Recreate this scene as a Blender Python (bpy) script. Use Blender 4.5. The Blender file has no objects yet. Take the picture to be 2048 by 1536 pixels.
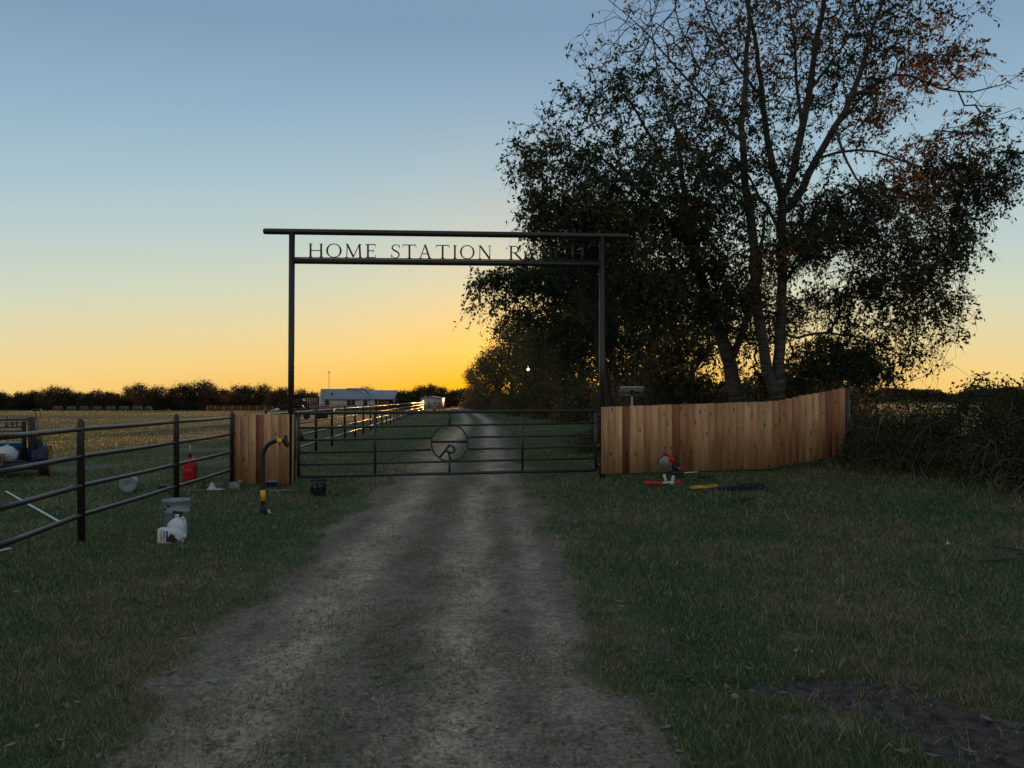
import bpy, math, random
import numpy as np
from mathutils import Vector

random.seed(7)
RNG = np.random.default_rng(11)
SC = bpy.context.scene
COL = SC.collection

# ------------------------------------------------------------------ camera
EYE = 1.6
FPX = 1500.0                       # focal length in pixels of the 2048 px wide photograph
cd = bpy.data.cameras.new('camera')
cam = bpy.data.objects.new('camera', cd); COL.objects.link(cam)
cam.location = (0, 0, EYE); cam.rotation_euler = (math.radians(90), 0, 0)
cd.sensor_width = 36; cd.lens = FPX / 2048 * 36
cd.shift_y = 32 / 2048
cd.clip_start = 0.05; cd.clip_end = 6000
SC.camera = cam

# ------------------------------------------------------------------ light
SUN_EL = math.radians(2.4); SUN_AZ = math.radians(1.2)      # azimuth from +Y towards +X
SD = Vector((math.sin(SUN_AZ) * math.cos(SUN_EL), math.cos(SUN_AZ) * math.cos(SUN_EL), math.sin(SUN_EL)))
sl = bpy.data.lights.new('sun', 'SUN'); sl.energy = 4.6; sl.angle = math.radians(0.5); sl.color = (1.0, 0.47, 0.17)
so = bpy.data.objects.new('sun', sl); COL.objects.link(so)
so.rotation_euler = SD.to_track_quat('Z', 'Y').to_euler()
SC.view_settings.view_transform = 'Standard'; SC.view_settings.look = 'None'
SC.view_settings.exposure = 0.0; SC.view_settings.gamma = 1.0

def lin(r, g, b):
    f = lambda c: (c / 255 / 12.92) if c / 255 <= 0.04045 else ((c / 255 + 0.055) / 1.055) ** 2.4
    return (f(r), f(g), f(b), 1)

W = bpy.data.worlds.new('World'); SC.world = W; W.use_nodes = True
nt = W.node_tree; nt.nodes.clear()
def wn(t, **k):
    n = nt.nodes.new(t)
    for a, v in k.items(): setattr(n, a, v)
    return n
def wm(op, a, b=None, c=None, clamp=False):
    n = nt.nodes.new('ShaderNodeMath'); n.operation = op; n.use_clamp = clamp
    for i, v in enumerate((a, b, c)):
        if v is None: continue
        if isinstance(v, (int, float)): n.inputs[i].default_value = v
        else: nt.links.new(v, n.inputs[i])
    return n.outputs[0]
tc = wn('ShaderNodeTexCoord')
sep = wn('ShaderNodeSeparateXYZ'); nt.links.new(tc.outputs['Generated'], sep.inputs[0])
dot = wn('ShaderNodeVectorMath', operation='DOT_PRODUCT'); nt.links.new(tc.outputs['Generated'], dot.inputs[0]); dot.inputs[1].default_value = SD
dp = dot.outputs['Value']
ramp = wn('ShaderNodeValToRGB'); nt.links.new(wm('MULTIPLY_ADD', wm('ADD', sep.outputs[2], wm('MULTIPLY', wm('SUBTRACT', 1.0, dp), .22)), 1 / 1.1, 0.1 / 1.1), ramp.inputs[0])
SKY = [(-6, (196, 140, 80)), (-0.5, (240, 176, 82)), (1.2, (250, 195, 98)), (3.6, (247, 211, 134)), (6.2, (232, 215, 166)),
       (9.0, (212, 216, 190)), (12.5, (190, 208, 203)), (17, (168, 195, 206)), (22, (147, 177, 199)), (28, (127, 156, 184)),
       (50, (124, 147, 170)), (90, (124, 142, 164))]
el = ramp.color_ramp.elements
while len(el) > 1: el.remove(el[-1])
for i, (d, c) in enumerate(SKY):
    p = (math.sin(math.radians(d)) + 0.1) / 1.1
    p = min(max(p, 0), 1)
    e = el[0] if i == 0 else el.new(p)
    e.position = p; e.color = lin(*c)
# away from the sunset: less warm, brightened behind camera and overhead to lift ground
az = wm('MULTIPLY_ADD', dp, 0.5, 0.5, clamp=True)
mixb = wn('ShaderNodeMix', data_type='RGBA', blend_type='MIX')
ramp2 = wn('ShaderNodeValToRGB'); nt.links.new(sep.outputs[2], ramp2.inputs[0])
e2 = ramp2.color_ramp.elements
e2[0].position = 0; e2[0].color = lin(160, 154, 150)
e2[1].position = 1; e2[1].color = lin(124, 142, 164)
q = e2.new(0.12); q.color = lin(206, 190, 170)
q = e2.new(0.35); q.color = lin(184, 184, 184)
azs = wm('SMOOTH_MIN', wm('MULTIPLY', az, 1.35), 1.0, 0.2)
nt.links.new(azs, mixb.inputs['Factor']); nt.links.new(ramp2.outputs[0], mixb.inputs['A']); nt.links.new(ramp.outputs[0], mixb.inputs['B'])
glow = wm('POWER', wm('MAXIMUM', dp, 0.0), 45.0)
glow2 = wm('POWER', wm('MAXIMUM', dp, 0.0), 900.0)
disc = wm('GREATER_THAN', dp, math.cos(math.radians(0.22)))
def scalecol(fac, col):
    n = wn('ShaderNodeVectorMath', operation='SCALE'); n.inputs[0].default_value = col; nt.links.new(fac, n.inputs['Scale']); return n.outputs[0]
def add(a, b):
    n = wn('ShaderNodeVectorMath', operation='ADD'); nt.links.new(a, n.inputs[0]); nt.links.new(b, n.inputs[1]); return n.outputs[0]
s = add(mixb.outputs['Result'], scalecol(glow, (0.24, 0.02, -0.13)))
s = add(s, scalecol(glow2, (1.1, 0.5, 0.06)))
s = add(s, scalecol(disc, (14, 8, 2.5)))
mx = wn('ShaderNodeVectorMath', operation='MAXIMUM'); nt.links.new(s, mx.inputs[0]); mx.inputs[1].default_value = (0.0, 0.0, 0.0)
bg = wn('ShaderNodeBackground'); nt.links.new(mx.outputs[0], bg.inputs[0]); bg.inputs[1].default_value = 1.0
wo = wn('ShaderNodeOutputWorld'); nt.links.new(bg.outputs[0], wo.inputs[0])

# ------------------------------------------------------------------ helpers
def PX(px, py, d):
    return np.array([(px - 1024) / FPX * d, d, EYE - (py - 800) / FPX * d])
def XW(px, d): return (px - 1024) / FPX * d
def S(v, a, b):
    t = np.clip((np.asarray(v, float) - a) / (b - a), 0, 1); return t * t * (3 - 2 * t)

def _hash(ix, iy, seed):
    h = (ix.astype(np.int64) * 374761393 + iy.astype(np.int64) * 668265263 + seed * 1442695041) & 0xffffffff
    h = ((h ^ (h >> 13)) * 1274126177) & 0xffffffff
    return ((h ^ (h >> 16)) & 0xffff) / 65535.0
def vnoise(x, y, seed=0):
    x = np.asarray(x, float); y = np.asarray(y, float)
    ix = np.floor(x); iy = np.floor(y); fx = x - ix; fy = y - iy
    fx = fx * fx * (3 - 2 * fx); fy = fy * fy * (3 - 2 * fy)
    a = _hash(ix, iy, seed); b = _hash(ix + 1, iy, seed); c = _hash(ix, iy + 1, seed); d = _hash(ix + 1, iy + 1, seed)
    return (a * (1 - fx) + b * fx) * (1 - fy) + (c * (1 - fx) + d * fx) * fy
def fbm(x, y, seed=0, o=4):
    r = 0; amp = .5; t = 0
    for i in range(o):
        r = r + amp * vnoise(np.asarray(x) * 2 ** i + 17.3 * i, np.asarray(y) * 2 ** i + 5.7 * i, seed + i); t += amp; amp *= .5
    return r / t

def mesh_np(name, V, F, mat=None, parent=None, smooth=False, loc=None):
    """V (n,3) and F a list of faces or an (m,k) array"""
    V = np.asarray(V, dtype=np.float32).reshape(-1, 3)
    if loc is not None: V = V - np.asarray(loc, dtype=np.float32)
    me = bpy.data.meshes.new(name)
    if isinstance(F, np.ndarray):
        m, k = F.shape; lv = F.ravel(); ls = np.arange(m) * k; lt = np.full(m, k)
    else:
        lt = np.array([len(f) for f in F]); ls = np.concatenate([[0], np.cumsum(lt)[:-1]]); lv = np.array([i for f in F for i in f]); m = len(F)
    me.vertices.add(len(V)); me.vertices.foreach_set('co', V.ravel())
    me.loops.add(len(lv)); me.loops.foreach_set('vertex_index', lv.astype(np.int32))
    me.polygons.add(m); me.polygons.foreach_set('loop_start', ls.astype(np.int32)); me.polygons.foreach_set('loop_total', lt.astype(np.int32))
    if smooth: me.polygons.foreach_set('use_smooth', np.ones(m, dtype=bool))
    me.update(calc_edges=True); me.validate()
    if mat: me.materials.append(mat)
    o = bpy.data.objects.new(name, me); COL.objects.link(o)
    if loc is not None and parent is None: o.location = [float(c) for c in loc]
    if parent: o.parent = parent
    return o

class MB:
    def __init__(s): s.v = []; s.f = []; s.n = 0; s.bump = 0
    def add(s, V, F):
        V = np.asarray(V, float).reshape(-1, 3); s.v.append(V)
        for f in F: s.f.append([int(i) + s.n for i in f])
        s.n += len(V); return s
    def box(s, c, size, rz=0, rx=0, ry=0, bev=0.0, taper=1.0):
        hx, hy, hz = [a / 2 for a in size]
        if bev <= 0:
            V = np.array([(sx * hx * (taper if sz > 0 else 1), sy * hy * (taper if sz > 0 else 1), sz * hz) for sz in (-1, 1) for sy in (-1, 1) for sx in (-1, 1)])
            F = [(0, 2, 3, 1), (4, 5, 7, 6), (0, 1, 5, 4), (2, 6, 7, 3), (0, 4, 6, 2), (1, 3, 7, 5)]
        else:
            b = min(bev, hx * .9, hy * .9, hz * .9)
            ring = lambda ex, ey: [(ex - b, -ey), (ex, -ey + b), (ex, ey - b), (ex - b, ey), (-ex + b, ey), (-ex, ey - b), (-ex, -ey + b), (-ex + b, -ey)]
            V = []
            for z, ins in ((-hz, b), (-hz + b, 0), (hz - b, 0), (hz, b)):
                for x, y in ring(hx - ins, hy - ins): V.append((x, y, z))
            V = np.array(V); F = []
            for r in range(3):
                for i in range(8): F.append((r * 8 + i, r * 8 + (i + 1) % 8, r * 8 + 8 + (i + 1) % 8, r * 8 + 8 + i))
            F.append(tuple(range(7, -1, -1))); F.append(tuple(range(24, 32)))
        return s.add(rot(V, rx, ry, rz) + np.asarray(c, float), F)
    def tube(s, pts, r, k=10, cap=True, dome=False):
        pts = np.asarray(pts, float); n = len(pts); r = np.broadcast_to(np.asarray(r, float), (n,))
        V, F = tube_rings(pts, r, k)
        base = list(F)
        if cap:
            base.append(tuple(range(k - 1, -1, -1))); base.append(tuple(range((n - 1) * k, n * k)))
        return s.add(V, base)
    def lathe(s, c, prof, k=20, axis='z', M=None):
        """prof list of (r, z)"""
        V = []; a = np.arange(k) / k * 2 * math.pi
        for r, z in prof:
            for t in a: V.append((max(r, 1e-4) * math.cos(t), max(r, 1e-4) * math.sin(t), z))
        V = np.array(V); F = []
        for i in range(len(prof) - 1):
            for j in range(k): F.append((i * k + j, i * k + (j + 1) % k, (i + 1) * k + (j + 1) % k, (i + 1) * k + j))
        F.append(tuple(range(k - 1, -1, -1))); F.append(tuple(range((len(prof) - 1) * k, len(prof) * k)))
        if axis == 'y': V = V[:, [0, 2, 1]] * np.array([1, 1, 1]); F = [tuple(reversed(f)) for f in F]
        if axis == 'x': V = V[:, [2, 1, 0]]; F = [tuple(reversed(f)) for f in F]
        if M is not None: V = V @ np.asarray(M).T
        return s.add(V + np.asarray(c, float), F)
    def prism(s, poly, y0, y1, close=True):
        """poly in the XZ plane, extruded along Y"""
        n = len(poly); V = [(x, y0, z) for x, z in poly] + [(x, y1, z) for x, z in poly]
        F = [tuple(range(n)), tuple(range(2 * n - 1, n - 1, -1))] + [(i + n, (i + 1) % n + n, (i + 1) % n, i) for i in range(n)]
        return s.add(V, F)
    def bar(s, a, b, w, y0=-.006, y1=.006, w2=None):
        """flat stroke between 2D points a and b in XZ"""
        a = np.array(a, float); b = np.array(b, float); d = b - a; L = np.hypot(*d) or 1; nrm = np.array([-d[1], d[0]]) / L
        w2 = w if w2 is None else w2
        s.bump += 1; e = .0004 * (s.bump % 9)
        p = [a + nrm * w / 2, a - nrm * w / 2, b - nrm * w2 / 2, b + nrm * w2 / 2]
        return s.prism([tuple(q) for q in p][::-1], y0 - e, y1 + e)
    def xf(s, f):
        s.v = [f(np.vstack(s.v))] if s.v else []; return s
    def build(s, name, mat, parent=None, smooth=False, loc=None):
        return mesh_np(name, np.vstack(s.v), s.f, mat, parent, smooth, loc)

def rot(V, rx=0, ry=0, rz=0):
    V = np.asarray(V, float)
    if rx:
        c, s_ = math.cos(rx), math.sin(rx); V = V @ np.array([[1, 0, 0], [0, c, -s_], [0, s_, c]]).T
    if ry:
        c, s_ = math.cos(ry), math.sin(ry); V = V @ np.array([[c, 0, s_], [0, 1, 0], [-s_, 0, c]]).T
    if rz:
        c, s_ = math.cos(rz), math.sin(rz); V = V @ np.array([[c, -s_, 0], [s_, c, 0], [0, 0, 1]]).T
    return V

def tube_rings(pts, r, k):
    n = len(pts)
    T = np.gradient(pts, axis=0) if n > 2 else np.repeat((pts[-1] - pts[0])[None], n, 0)
    T = T / (np.linalg.norm(T, axis=1, keepdims=True) + 1e-9)
    up = np.array([0, 0, 1.0]) if abs(T[0, 2]) < .9 else np.array([1.0, 0, 0])
    U = np.zeros_like(T)
    u = np.cross(up, T[0]); u /= np.linalg.norm(u) + 1e-9
    for i in range(n):
        u = u - T[i] * np.dot(u, T[i]); u /= np.linalg.norm(u) + 1e-9; U[i] = u
    Vv = np.cross(T, U)
    a = np.arange(k) / k * 2 * math.pi
    R = pts[:, None, :] + r[:, None, None] * (np.cos(a)[None, :, None] * U[:, None, :] + np.sin(a)[None, :, None] * Vv[:, None, :])
    F = []
    for i in range(n - 1):
        for j in range(k):
            F.append((i * k + j, i * k + (j + 1) % k, (i + 1) * k + (j + 1) % k, (i + 1) * k + j))
    return R.reshape(-1, 3), F

def tag(o, label=None, cat=None, group=None, kind=None):
    if label: o['label'] = label
    if cat: o['category'] = cat
    if group: o['group'] = group
    if kind: o['kind'] = kind
    return o
def thing(name, label, cat, loc=(0, 0, 0), rz=0, group=None):
    o = bpy.data.objects.new(name, None); COL.objects.link(o); o.empty_display_size = .2
    o.location = [float(c) for c in loc]; o.rotation_euler = (0, 0, rz)
    return tag(o, label, cat, group)
def kids(o): return [c for c in bpy.data.objects if c.parent == o]
def copy_tree(o, parent=None, _k=None):
    c = o.copy(); COL.objects.link(c); c.parent = parent
    for ch in list(o.children): copy_tree(ch, c)
    return c

# ------------------------------------------------------------------ materials
def mat(name, base, rough=.8, metal=0.0, var=None, scale=6.0, bump=0.0, bscale=40.0, stretch=None, spec=.3, transl=0.0, island=0.0, obj=True):
    m = bpy.data.materials.new(name); m.use_nodes = True; n = m.node_tree; b = n.nodes['Principled BSDF']
    b.inputs['Roughness'].default_value = rough; b.inputs['Metallic'].default_value = metal
    b.inputs['Specular IOR Level'].default_value = spec
    c0 = (*base, 1); col = None
    tcn = n.nodes.new('ShaderNodeTexCoord'); src = tcn.outputs['Object']
    if stretch:
        mp = n.nodes.new('ShaderNodeMapping'); mp.inputs['Scale'].default_value = stretch; n.links.new(src, mp.inputs[0]); src = mp.outputs[0]
    if var:
        no = n.nodes.new('ShaderNodeTexNoise'); no.inputs['Scale'].default_value = scale; no.inputs['Detail'].default_value = 5; n.links.new(src, no.inputs['Vector'])
        cr = n.nodes.new('ShaderNodeValToRGB'); cr.color_ramp.elements[0].position = .32; cr.color_ramp.elements[1].position = .68
        cr.color_ramp.elements[0].color = c0; cr.color_ramp.elements[1].color = (*var, 1); n.links.new(no.outputs[0], cr.inputs[0]); col = cr.outputs[0]
    if island:
        g = n.nodes.new('ShaderNodeNewGeometry'); hs = n.nodes.new('ShaderNodeHueSaturation')
        mr = n.nodes.new('ShaderNodeMapRange'); mr.inputs[3].default_value = 1 - island; mr.inputs[4].default_value = 1 + island
        n.links.new(g.outputs['Random Per Island'], mr.inputs[0]); n.links.new(mr.outputs[0], hs.inputs['Value'])
        if col: n.links.new(col, hs.inputs['Color'])
        else: hs.inputs['Color'].default_value = c0
        col = hs.outputs[0]
    if col: n.links.new(col, b.inputs['Base Color'])
    else: b.inputs['Base Color'].default_value = c0
    if bump:
        nb = n.nodes.new('ShaderNodeTexNoise'); nb.inputs['Scale'].default_value = bscale; nb.inputs['Detail'].default_value = 4; n.links.new(src, nb.inputs['Vector'])
        bp = n.nodes.new('ShaderNodeBump'); bp.inputs['Strength'].default_value = bump; bp.inputs['Distance'].default_value = .02
        n.links.new(nb.outputs[0], bp.inputs['Height']); n.links.new(bp.outputs[0], b.inputs['Normal'])
    if transl:
        t = n.nodes.new('ShaderNodeBsdfTranslucent'); ms = n.nodes.new('ShaderNodeMixShader'); ms.inputs[0].default_value = transl
        if col: n.links.new(col, t.inputs[0])
        else: t.inputs[0].default_value = c0
        out = n.nodes['Material Output']; n.links.new(b.outputs[0], ms.inputs[1]); n.links.new(t.outputs[0], ms.inputs[2]); n.links.new(ms.outputs[0], out.inputs[0])
    return m

def ramp_mat(name, stops, rough=.75, transl=.35, patch=.25, spec=.15):
    """leaf-like faces: colour drawn per leaf, in patches through the plant"""
    m = bpy.data.materials.new(name); m.use_nodes = True; n = m.node_tree; b = n.nodes['Principled BSDF']
    b.inputs['Roughness'].default_value = rough; b.inputs['Specular IOR Level'].default_value = spec
    g = n.nodes.new('ShaderNodeNewGeometry'); no = n.nodes.new('ShaderNodeTexNoise'); no.inputs['Scale'].default_value = patch; no.inputs['Detail'].default_value = 2
    n.links.new(g.outputs['Position'], no.inputs['Vector'])
    a = n.nodes.new('ShaderNodeMath'); a.operation = 'MULTIPLY_ADD'; a.inputs[1].default_value = 2.6; a.inputs[2].default_value = -1.05
    n.links.new(no.outputs[0], a.inputs[0])
    c = n.nodes.new('ShaderNodeMath'); c.operation = 'MULTIPLY_ADD'; c.inputs[1].default_value = .5
    n.links.new(g.outputs['Random Per Island'], c.inputs[0]); n.links.new(a.outputs[0], c.inputs[2])
    cr = n.nodes.new('ShaderNodeValToRGB'); e = cr.color_ramp.elements
    while len(e) > 1: e.remove(e[-1])
    for i, (p, cc) in enumerate(stops):
        q_ = e[0] if i == 0 else e.new(p); q_.position = p; q_.color = (*cc, 1)
    n.links.new(c.outputs[0], cr.inputs[0]); n.links.new(cr.outputs[0], b.inputs['Base Color'])
    t = n.nodes.new('ShaderNodeBsdfTranslucent'); n.links.new(cr.outputs[0], t.inputs[0])
    ms = n.nodes.new('ShaderNodeMixShader'); ms.inputs[0].default_value = transl
    out = n.nodes['Material Output']; n.links.new(b.outputs[0], ms.inputs[1]); n.links.new(t.outputs[0], ms.inputs[2]); n.links.new(ms.outputs[0], out.inputs[0])
    return m

def wood_mat(name):
    m = bpy.data.materials.new(name); m.use_nodes = True; n = m.node_tree; b = n.nodes['Principled BSDF']; L = n.links
    b.inputs['Roughness'].default_value = .75; b.inputs['Specular IOR Level'].default_value = .2
    g = n.nodes.new('ShaderNodeNewGeometry'); t = n.nodes.new('ShaderNodeTexCoord')
    cr = n.nodes.new('ShaderNodeValToRGB'); e = cr.color_ramp.elements
    e[0].position = 0; e[0].color = (.33, .145, .066, 1); e[1].position = 1; e[1].color = (.64, .38, .19, 1)
    for p, c in ((.2, (.50, .265, .13)), (.35, (.24, .09, .045)), (.5, (.58, .325, .16)), (.65, (.43, .24, .13)), (.8, (.54, .34, .17))):
        q_ = e.new(p); q_.color = (*c, 1)
    L.new(g.outputs['Random Per Island'], cr.inputs[0])
    # shift the grain per board
    off = n.nodes.new('ShaderNodeVectorMath'); off.operation = 'SCALE'; off.inputs[0].default_value = (3.1, 0, 17.7); L.new(g.outputs['Random Per Island'], off.inputs['Scale'])
    ad = n.nodes.new('ShaderNodeVectorMath'); ad.operation = 'ADD'; L.new(t.outputs['Object'], ad.inputs[0]); L.new(off.outputs[0], ad.inputs[1])
    mp = n.nodes.new('ShaderNodeMapping'); mp.inputs['Scale'].default_value = (34, 34, 1.3); L.new(ad.outputs[0], mp.inputs[0])
    no = n.nodes.new('ShaderNodeTexNoise'); no.inputs['Scale'].default_value = 1.4; no.inputs['Detail'].default_value = 6; no.inputs['Distortion'].default_value = .6; L.new(mp.outputs[0], no.inputs['Vector'])
    mp2 = n.nodes.new('ShaderNodeMapping'); mp2.inputs['Scale'].default_value = (9, 0.01, 4.2); L.new(ad.outputs[0], mp2.inputs[0])
    vo = n.nodes.new('ShaderNodeTexVoronoi'); vo.inputs['Scale'].default_value = 1.0; L.new(mp2.outputs[0], vo.inputs['Vector'])
    kr = n.nodes.new('ShaderNodeMapRange'); kr.inputs[1].default_value = .08; kr.inputs[2].default_value = .24; kr.inputs[3].default_value = .30; kr.inputs[4].default_value = 1; L.new(vo.outputs['Distance'], kr.inputs[0])
    mp3 = n.nodes.new('ShaderNodeMapping'); mp3.inputs['Scale'].default_value = (3, 3, .8); L.new(ad.outputs[0], mp3.inputs[0])
    n3 = n.nodes.new('ShaderNodeTexNoise'); n3.inputs['Scale'].default_value = 1.7; n3.inputs['Detail'].default_value = 3; L.new(mp3.outputs[0], n3.inputs['Vector'])
    gr = n.nodes.new('ShaderNodeMapRange'); gr.inputs[1].default_value = .3; gr.inputs[2].default_value = .7; gr.inputs[3].default_value = .78; gr.inputs[4].default_value = 1.18; L.new(no.outputs[0], gr.inputs[0])
    g3 = n.nodes.new('ShaderNodeMapRange'); g3.inputs[1].default_value = .3; g3.inputs[2].default_value = .7; g3.inputs[3].default_value = .78; g3.inputs[4].default_value = 1.15; L.new(n3.outputs[0], g3.inputs[0])
    m1 = n.nodes.new('ShaderNodeMath'); m1.operation = 'MULTIPLY'; L.new(gr.outputs[0], m1.inputs[0]); L.new(kr.outputs[0], m1.inputs[1])
    m2 = n.nodes.new('ShaderNodeMath'); m2.operation = 'MULTIPLY'; L.new(m1.outputs[0], m2.inputs[0]); L.new(g3.outputs[0], m2.inputs[1])
    sc = n.nodes.new('ShaderNodeVectorMath'); sc.operation = 'SCALE'; L.new(cr.outputs[0], sc.inputs[0]); L.new(m2.outputs[0], sc.inputs['Scale'])
    L.new(sc.outputs[0], b.inputs['Base Color'])
    bp = n.nodes.new('ShaderNodeBump'); bp.inputs['Strength'].default_value = .25; bp.inputs['Distance'].default_value = .004; L.new(no.outputs[0], bp.inputs['Height']); L.new(bp.outputs[0], b.inputs['Normal'])
    return m

M = {}
M['pipe'] = mat('brown_painted_pipe', (.018, .014, .011), .33, 0, var=(.026, .020, .016), scale=3, bump=.03, bscale=60, spec=.5)
M['gate'] = mat('dark_gate_paint', (.020, .018, .015), .4, 0, var=(.034, .028, .022), scale=5, bump=.08, bscale=60, spec=.5)
M['cutsteel'] = mat('cut_plate_steel', (.022, .022, .024), .5, 0, var=(.05, .04, .032), scale=4, spec=.4)
M['wood'] = wood_mat('fresh_cedar_boards')
M['timber'] = mat('fence_rail_timber', (.30, .19, .10), .8, var=(.38, .25, .14), scale=3, stretch=(1, 1, 1), bump=.2)
M['bark'] = mat('pale_ridged_bark', (.024, .021, .017), .9, var=(.105, .094, .08), scale=4, bump=1.0, bscale=6, stretch=(1, 1, 5.5))
M['barkdark'] = mat('dark_bark', (.06, .05, .04), .9, var=(.11, .095, .075), scale=5, bump=.8, bscale=9, stretch=(2, 2, 1.2))
M['deadwood'] = mat('grey_dead_twigs', (.07, .062, .05), .9, var=(.15, .13, .10), scale=3)
M['stalk'] = mat('dry_stalk_straw', (.20, .17, .11), .9)
M['twig'] = mat('thin_twigs', (.045, .038, .03), .9)
M['white_plastic'] = mat('white_plastic', (.62, .66, .67), .4, var=(.54, .58, .58), scale=6)
M['black_plastic'] = mat('black_plastic', (.014, .015, .017), .5, var=(.03, .03, .032), scale=8)
M['rubber'] = mat('tyre_rubber', (.018, .018, .018), .85, var=(.03, .028, .026), scale=10)
M['red_plastic'] = mat('red_plastic', (.45, .022, .022), .4, var=(.36, .018, .02), scale=5)
M['yellow'] = mat('yellow_sticker', (.80, .50, .02), .5)
M['galv'] = mat('galvanised_steel', (.20, .25, .27), .5, .15, var=(.28, .33, .35), scale=9, bump=.15, bscale=12)
M['steel'] = mat('bare_steel', (.30, .31, .32), .35, .8, var=(.20, .20, .21), scale=8)
M['saw_blade'] = mat('saw_blade_steel', (.16, .16, .165), .35, .6, var=(.24, .23, .22), scale=14)
M['blue'] = mat('blue_trailer_paint', (.012, .045, .17), .4, var=(.018, .06, .2), scale=5, bump=.1)
M['cyan'] = mat('bright_blue_panel', (.006, .09, .19), .5, var=(.006, .07, .15), scale=4)
M['darkblue'] = mat('dark_blue_steel', (.012, .022, .05), .45, var=(.02, .03, .06), scale=5)
M['hose'] = mat('grey_green_hose', (.05, .06, .055), .6, var=(.08, .085, .075), scale=10)
M['card'] = mat('brown_cardboard', (.24, .15, .085), .85, var=(.18, .11, .06), scale=4)
M['cloth'] = mat('white_rag_cloth', (.60, .62, .60), .9, var=(.42, .44, .44), scale=10)
M['blackcloth'] = mat('black_rag', (.012, .012, .014), .95, var=(.03, .03, .03), scale=12)
M['cable_y'] = mat('yellow_cable', (.62, .36, .03), .6, var=(.5, .28, .03), scale=10)
M['cable_n'] = mat('navy_cable', (.012, .014, .028), .55)
M['solarback'] = mat('grey_panel_backsheet', (.38, .41, .44), .5, var=(.32, .35, .38), scale=3)
M['alu'] = mat('aluminium', (.55, .57, .58), .35, .7, var=(.48, .5, .5), scale=8)
M['stain'] = mat('brown_spilled_stain', (.07, .035, .018), .6, var=(.03, .016, .01), scale=20)
M['ink'] = mat('blue_label_ink', (.03, .06, .20), .6)
M['green_label'] = mat('yellow_green_label', (.45, .48, .06), .6)
M['stone_wall'] = mat('pale_limestone', (.38, .35, .29), .85, var=(.62, .59, .53), scale=1.3, bump=.5, bscale=3)
M['roof'] = mat('blue_grey_metal_roof', (.22, .26, .31), .5, .2, var=(.26, .30, .35), scale=.5)
M['cream'] = mat('cream_siding', (.55, .50, .42), .8, var=(.48, .44, .37), scale=1)
M['brick'] = mat('red_brick_wall', (.16, .075, .05), .9, var=(.22, .11, .07), scale=3)
M['dark_glass'] = mat('dark_window_glass', (.01, .014, .018), .08, 0, spec=.6)
M['window_trim'] = mat('grey_window_frame', (.10, .11, .11), .6)
M['shed'] = mat('pale_shed_sheet_metal', (.40, .43, .43), .5, .1, var=(.34, .37, .37), scale=.6)
M['rust'] = mat('rusty_corral_pipe', (.36, .15, .07), .7, var=(.45, .22, .11), scale=3)
M['bale'] = mat('net_wrapped_hay', (.11, .12, .095), .95, var=(.16, .17, .14), scale=2, bump=.5)
M['baleend'] = mat('hay_bale_end', (.075, .065, .04), .95, var=(.11, .095, .06), scale=3, bump=.6)
M['machine'] = mat('black_machine_paint', (.010, .010, .011), .5)
M['orange'] = mat('orange_machine_paint', (.42, .09, .03), .5, var=(.32, .08, .03), scale=4)
M['concrete'] = mat('grey_concrete', (.20, .20, .19), .9, var=(.30, .29, .27), scale=8, bump=.5, bscale=30)
M['paleboard'] = mat('pale_scrap_lumber', (.50, .45, .36), .8, var=(.40, .36, .29), scale=4)
M['leaf_main'] = ramp_mat('leaves_hackberry', [(0, (.030, .042, .018)), (.45, (.045, .058, .022)), (.74, (.075, .068, .025)), (.90, (.17, .08, .028)), (1, (.28, .12, .04))], patch=.38, transl=.4)
M['leaf_green'] = ramp_mat('leaves_dark_green', [(0, (.028, .048, .020)), (.6, (.050, .075, .028)), (.88, (.08, .09, .032)), (1, (.15, .11, .04))], patch=.4, transl=.32)
M['leaf_row'] = ramp_mat('leaves_roadside', [(0, (.045, .055, .026)), (.45, (.085, .078, .036)), (.75, (.15, .10, .048)), (1, (.24, .14, .06))], patch=.3, transl=.42)
M['leaf_far'] = ramp_mat('leaves_far_trees', [(0, (.034, .038, .022)), (.5, (.060, .052, .028)), (.8, (.10, .065, .032)), (1, (.17, .09, .04))], patch=.07, transl=.25)
M['leaf_bush'] = ramp_mat('leaves_bramble', [(0, (.028, .042, .019)), (.6, (.05, .062, .026)), (.9, (.08, .065, .03)), (1, (.14, .10, .045))], patch=.8, transl=.25)
M['leaf_litter'] = ramp_mat('fallen_leaves', [(0, (.10, .075, .05)), (.5, (.17, .13, .09)), (1, (.26, .22, .17))], patch=1.5, transl=.05)
M['crumbs'] = ramp_mat('dark_litter', [(0, (.03, .026, .02)), (.6, (.07, .058, .043)), (1, (.14, .11, .08))], patch=2, transl=0.0)
M['gravel'] = ramp_mat('pale_gravel', [(0, (.13, .12, .10)), (.5, (.24, .22, .19)), (1, (.42, .40, .35))], patch=2, transl=0.0, rough=.9)

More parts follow.
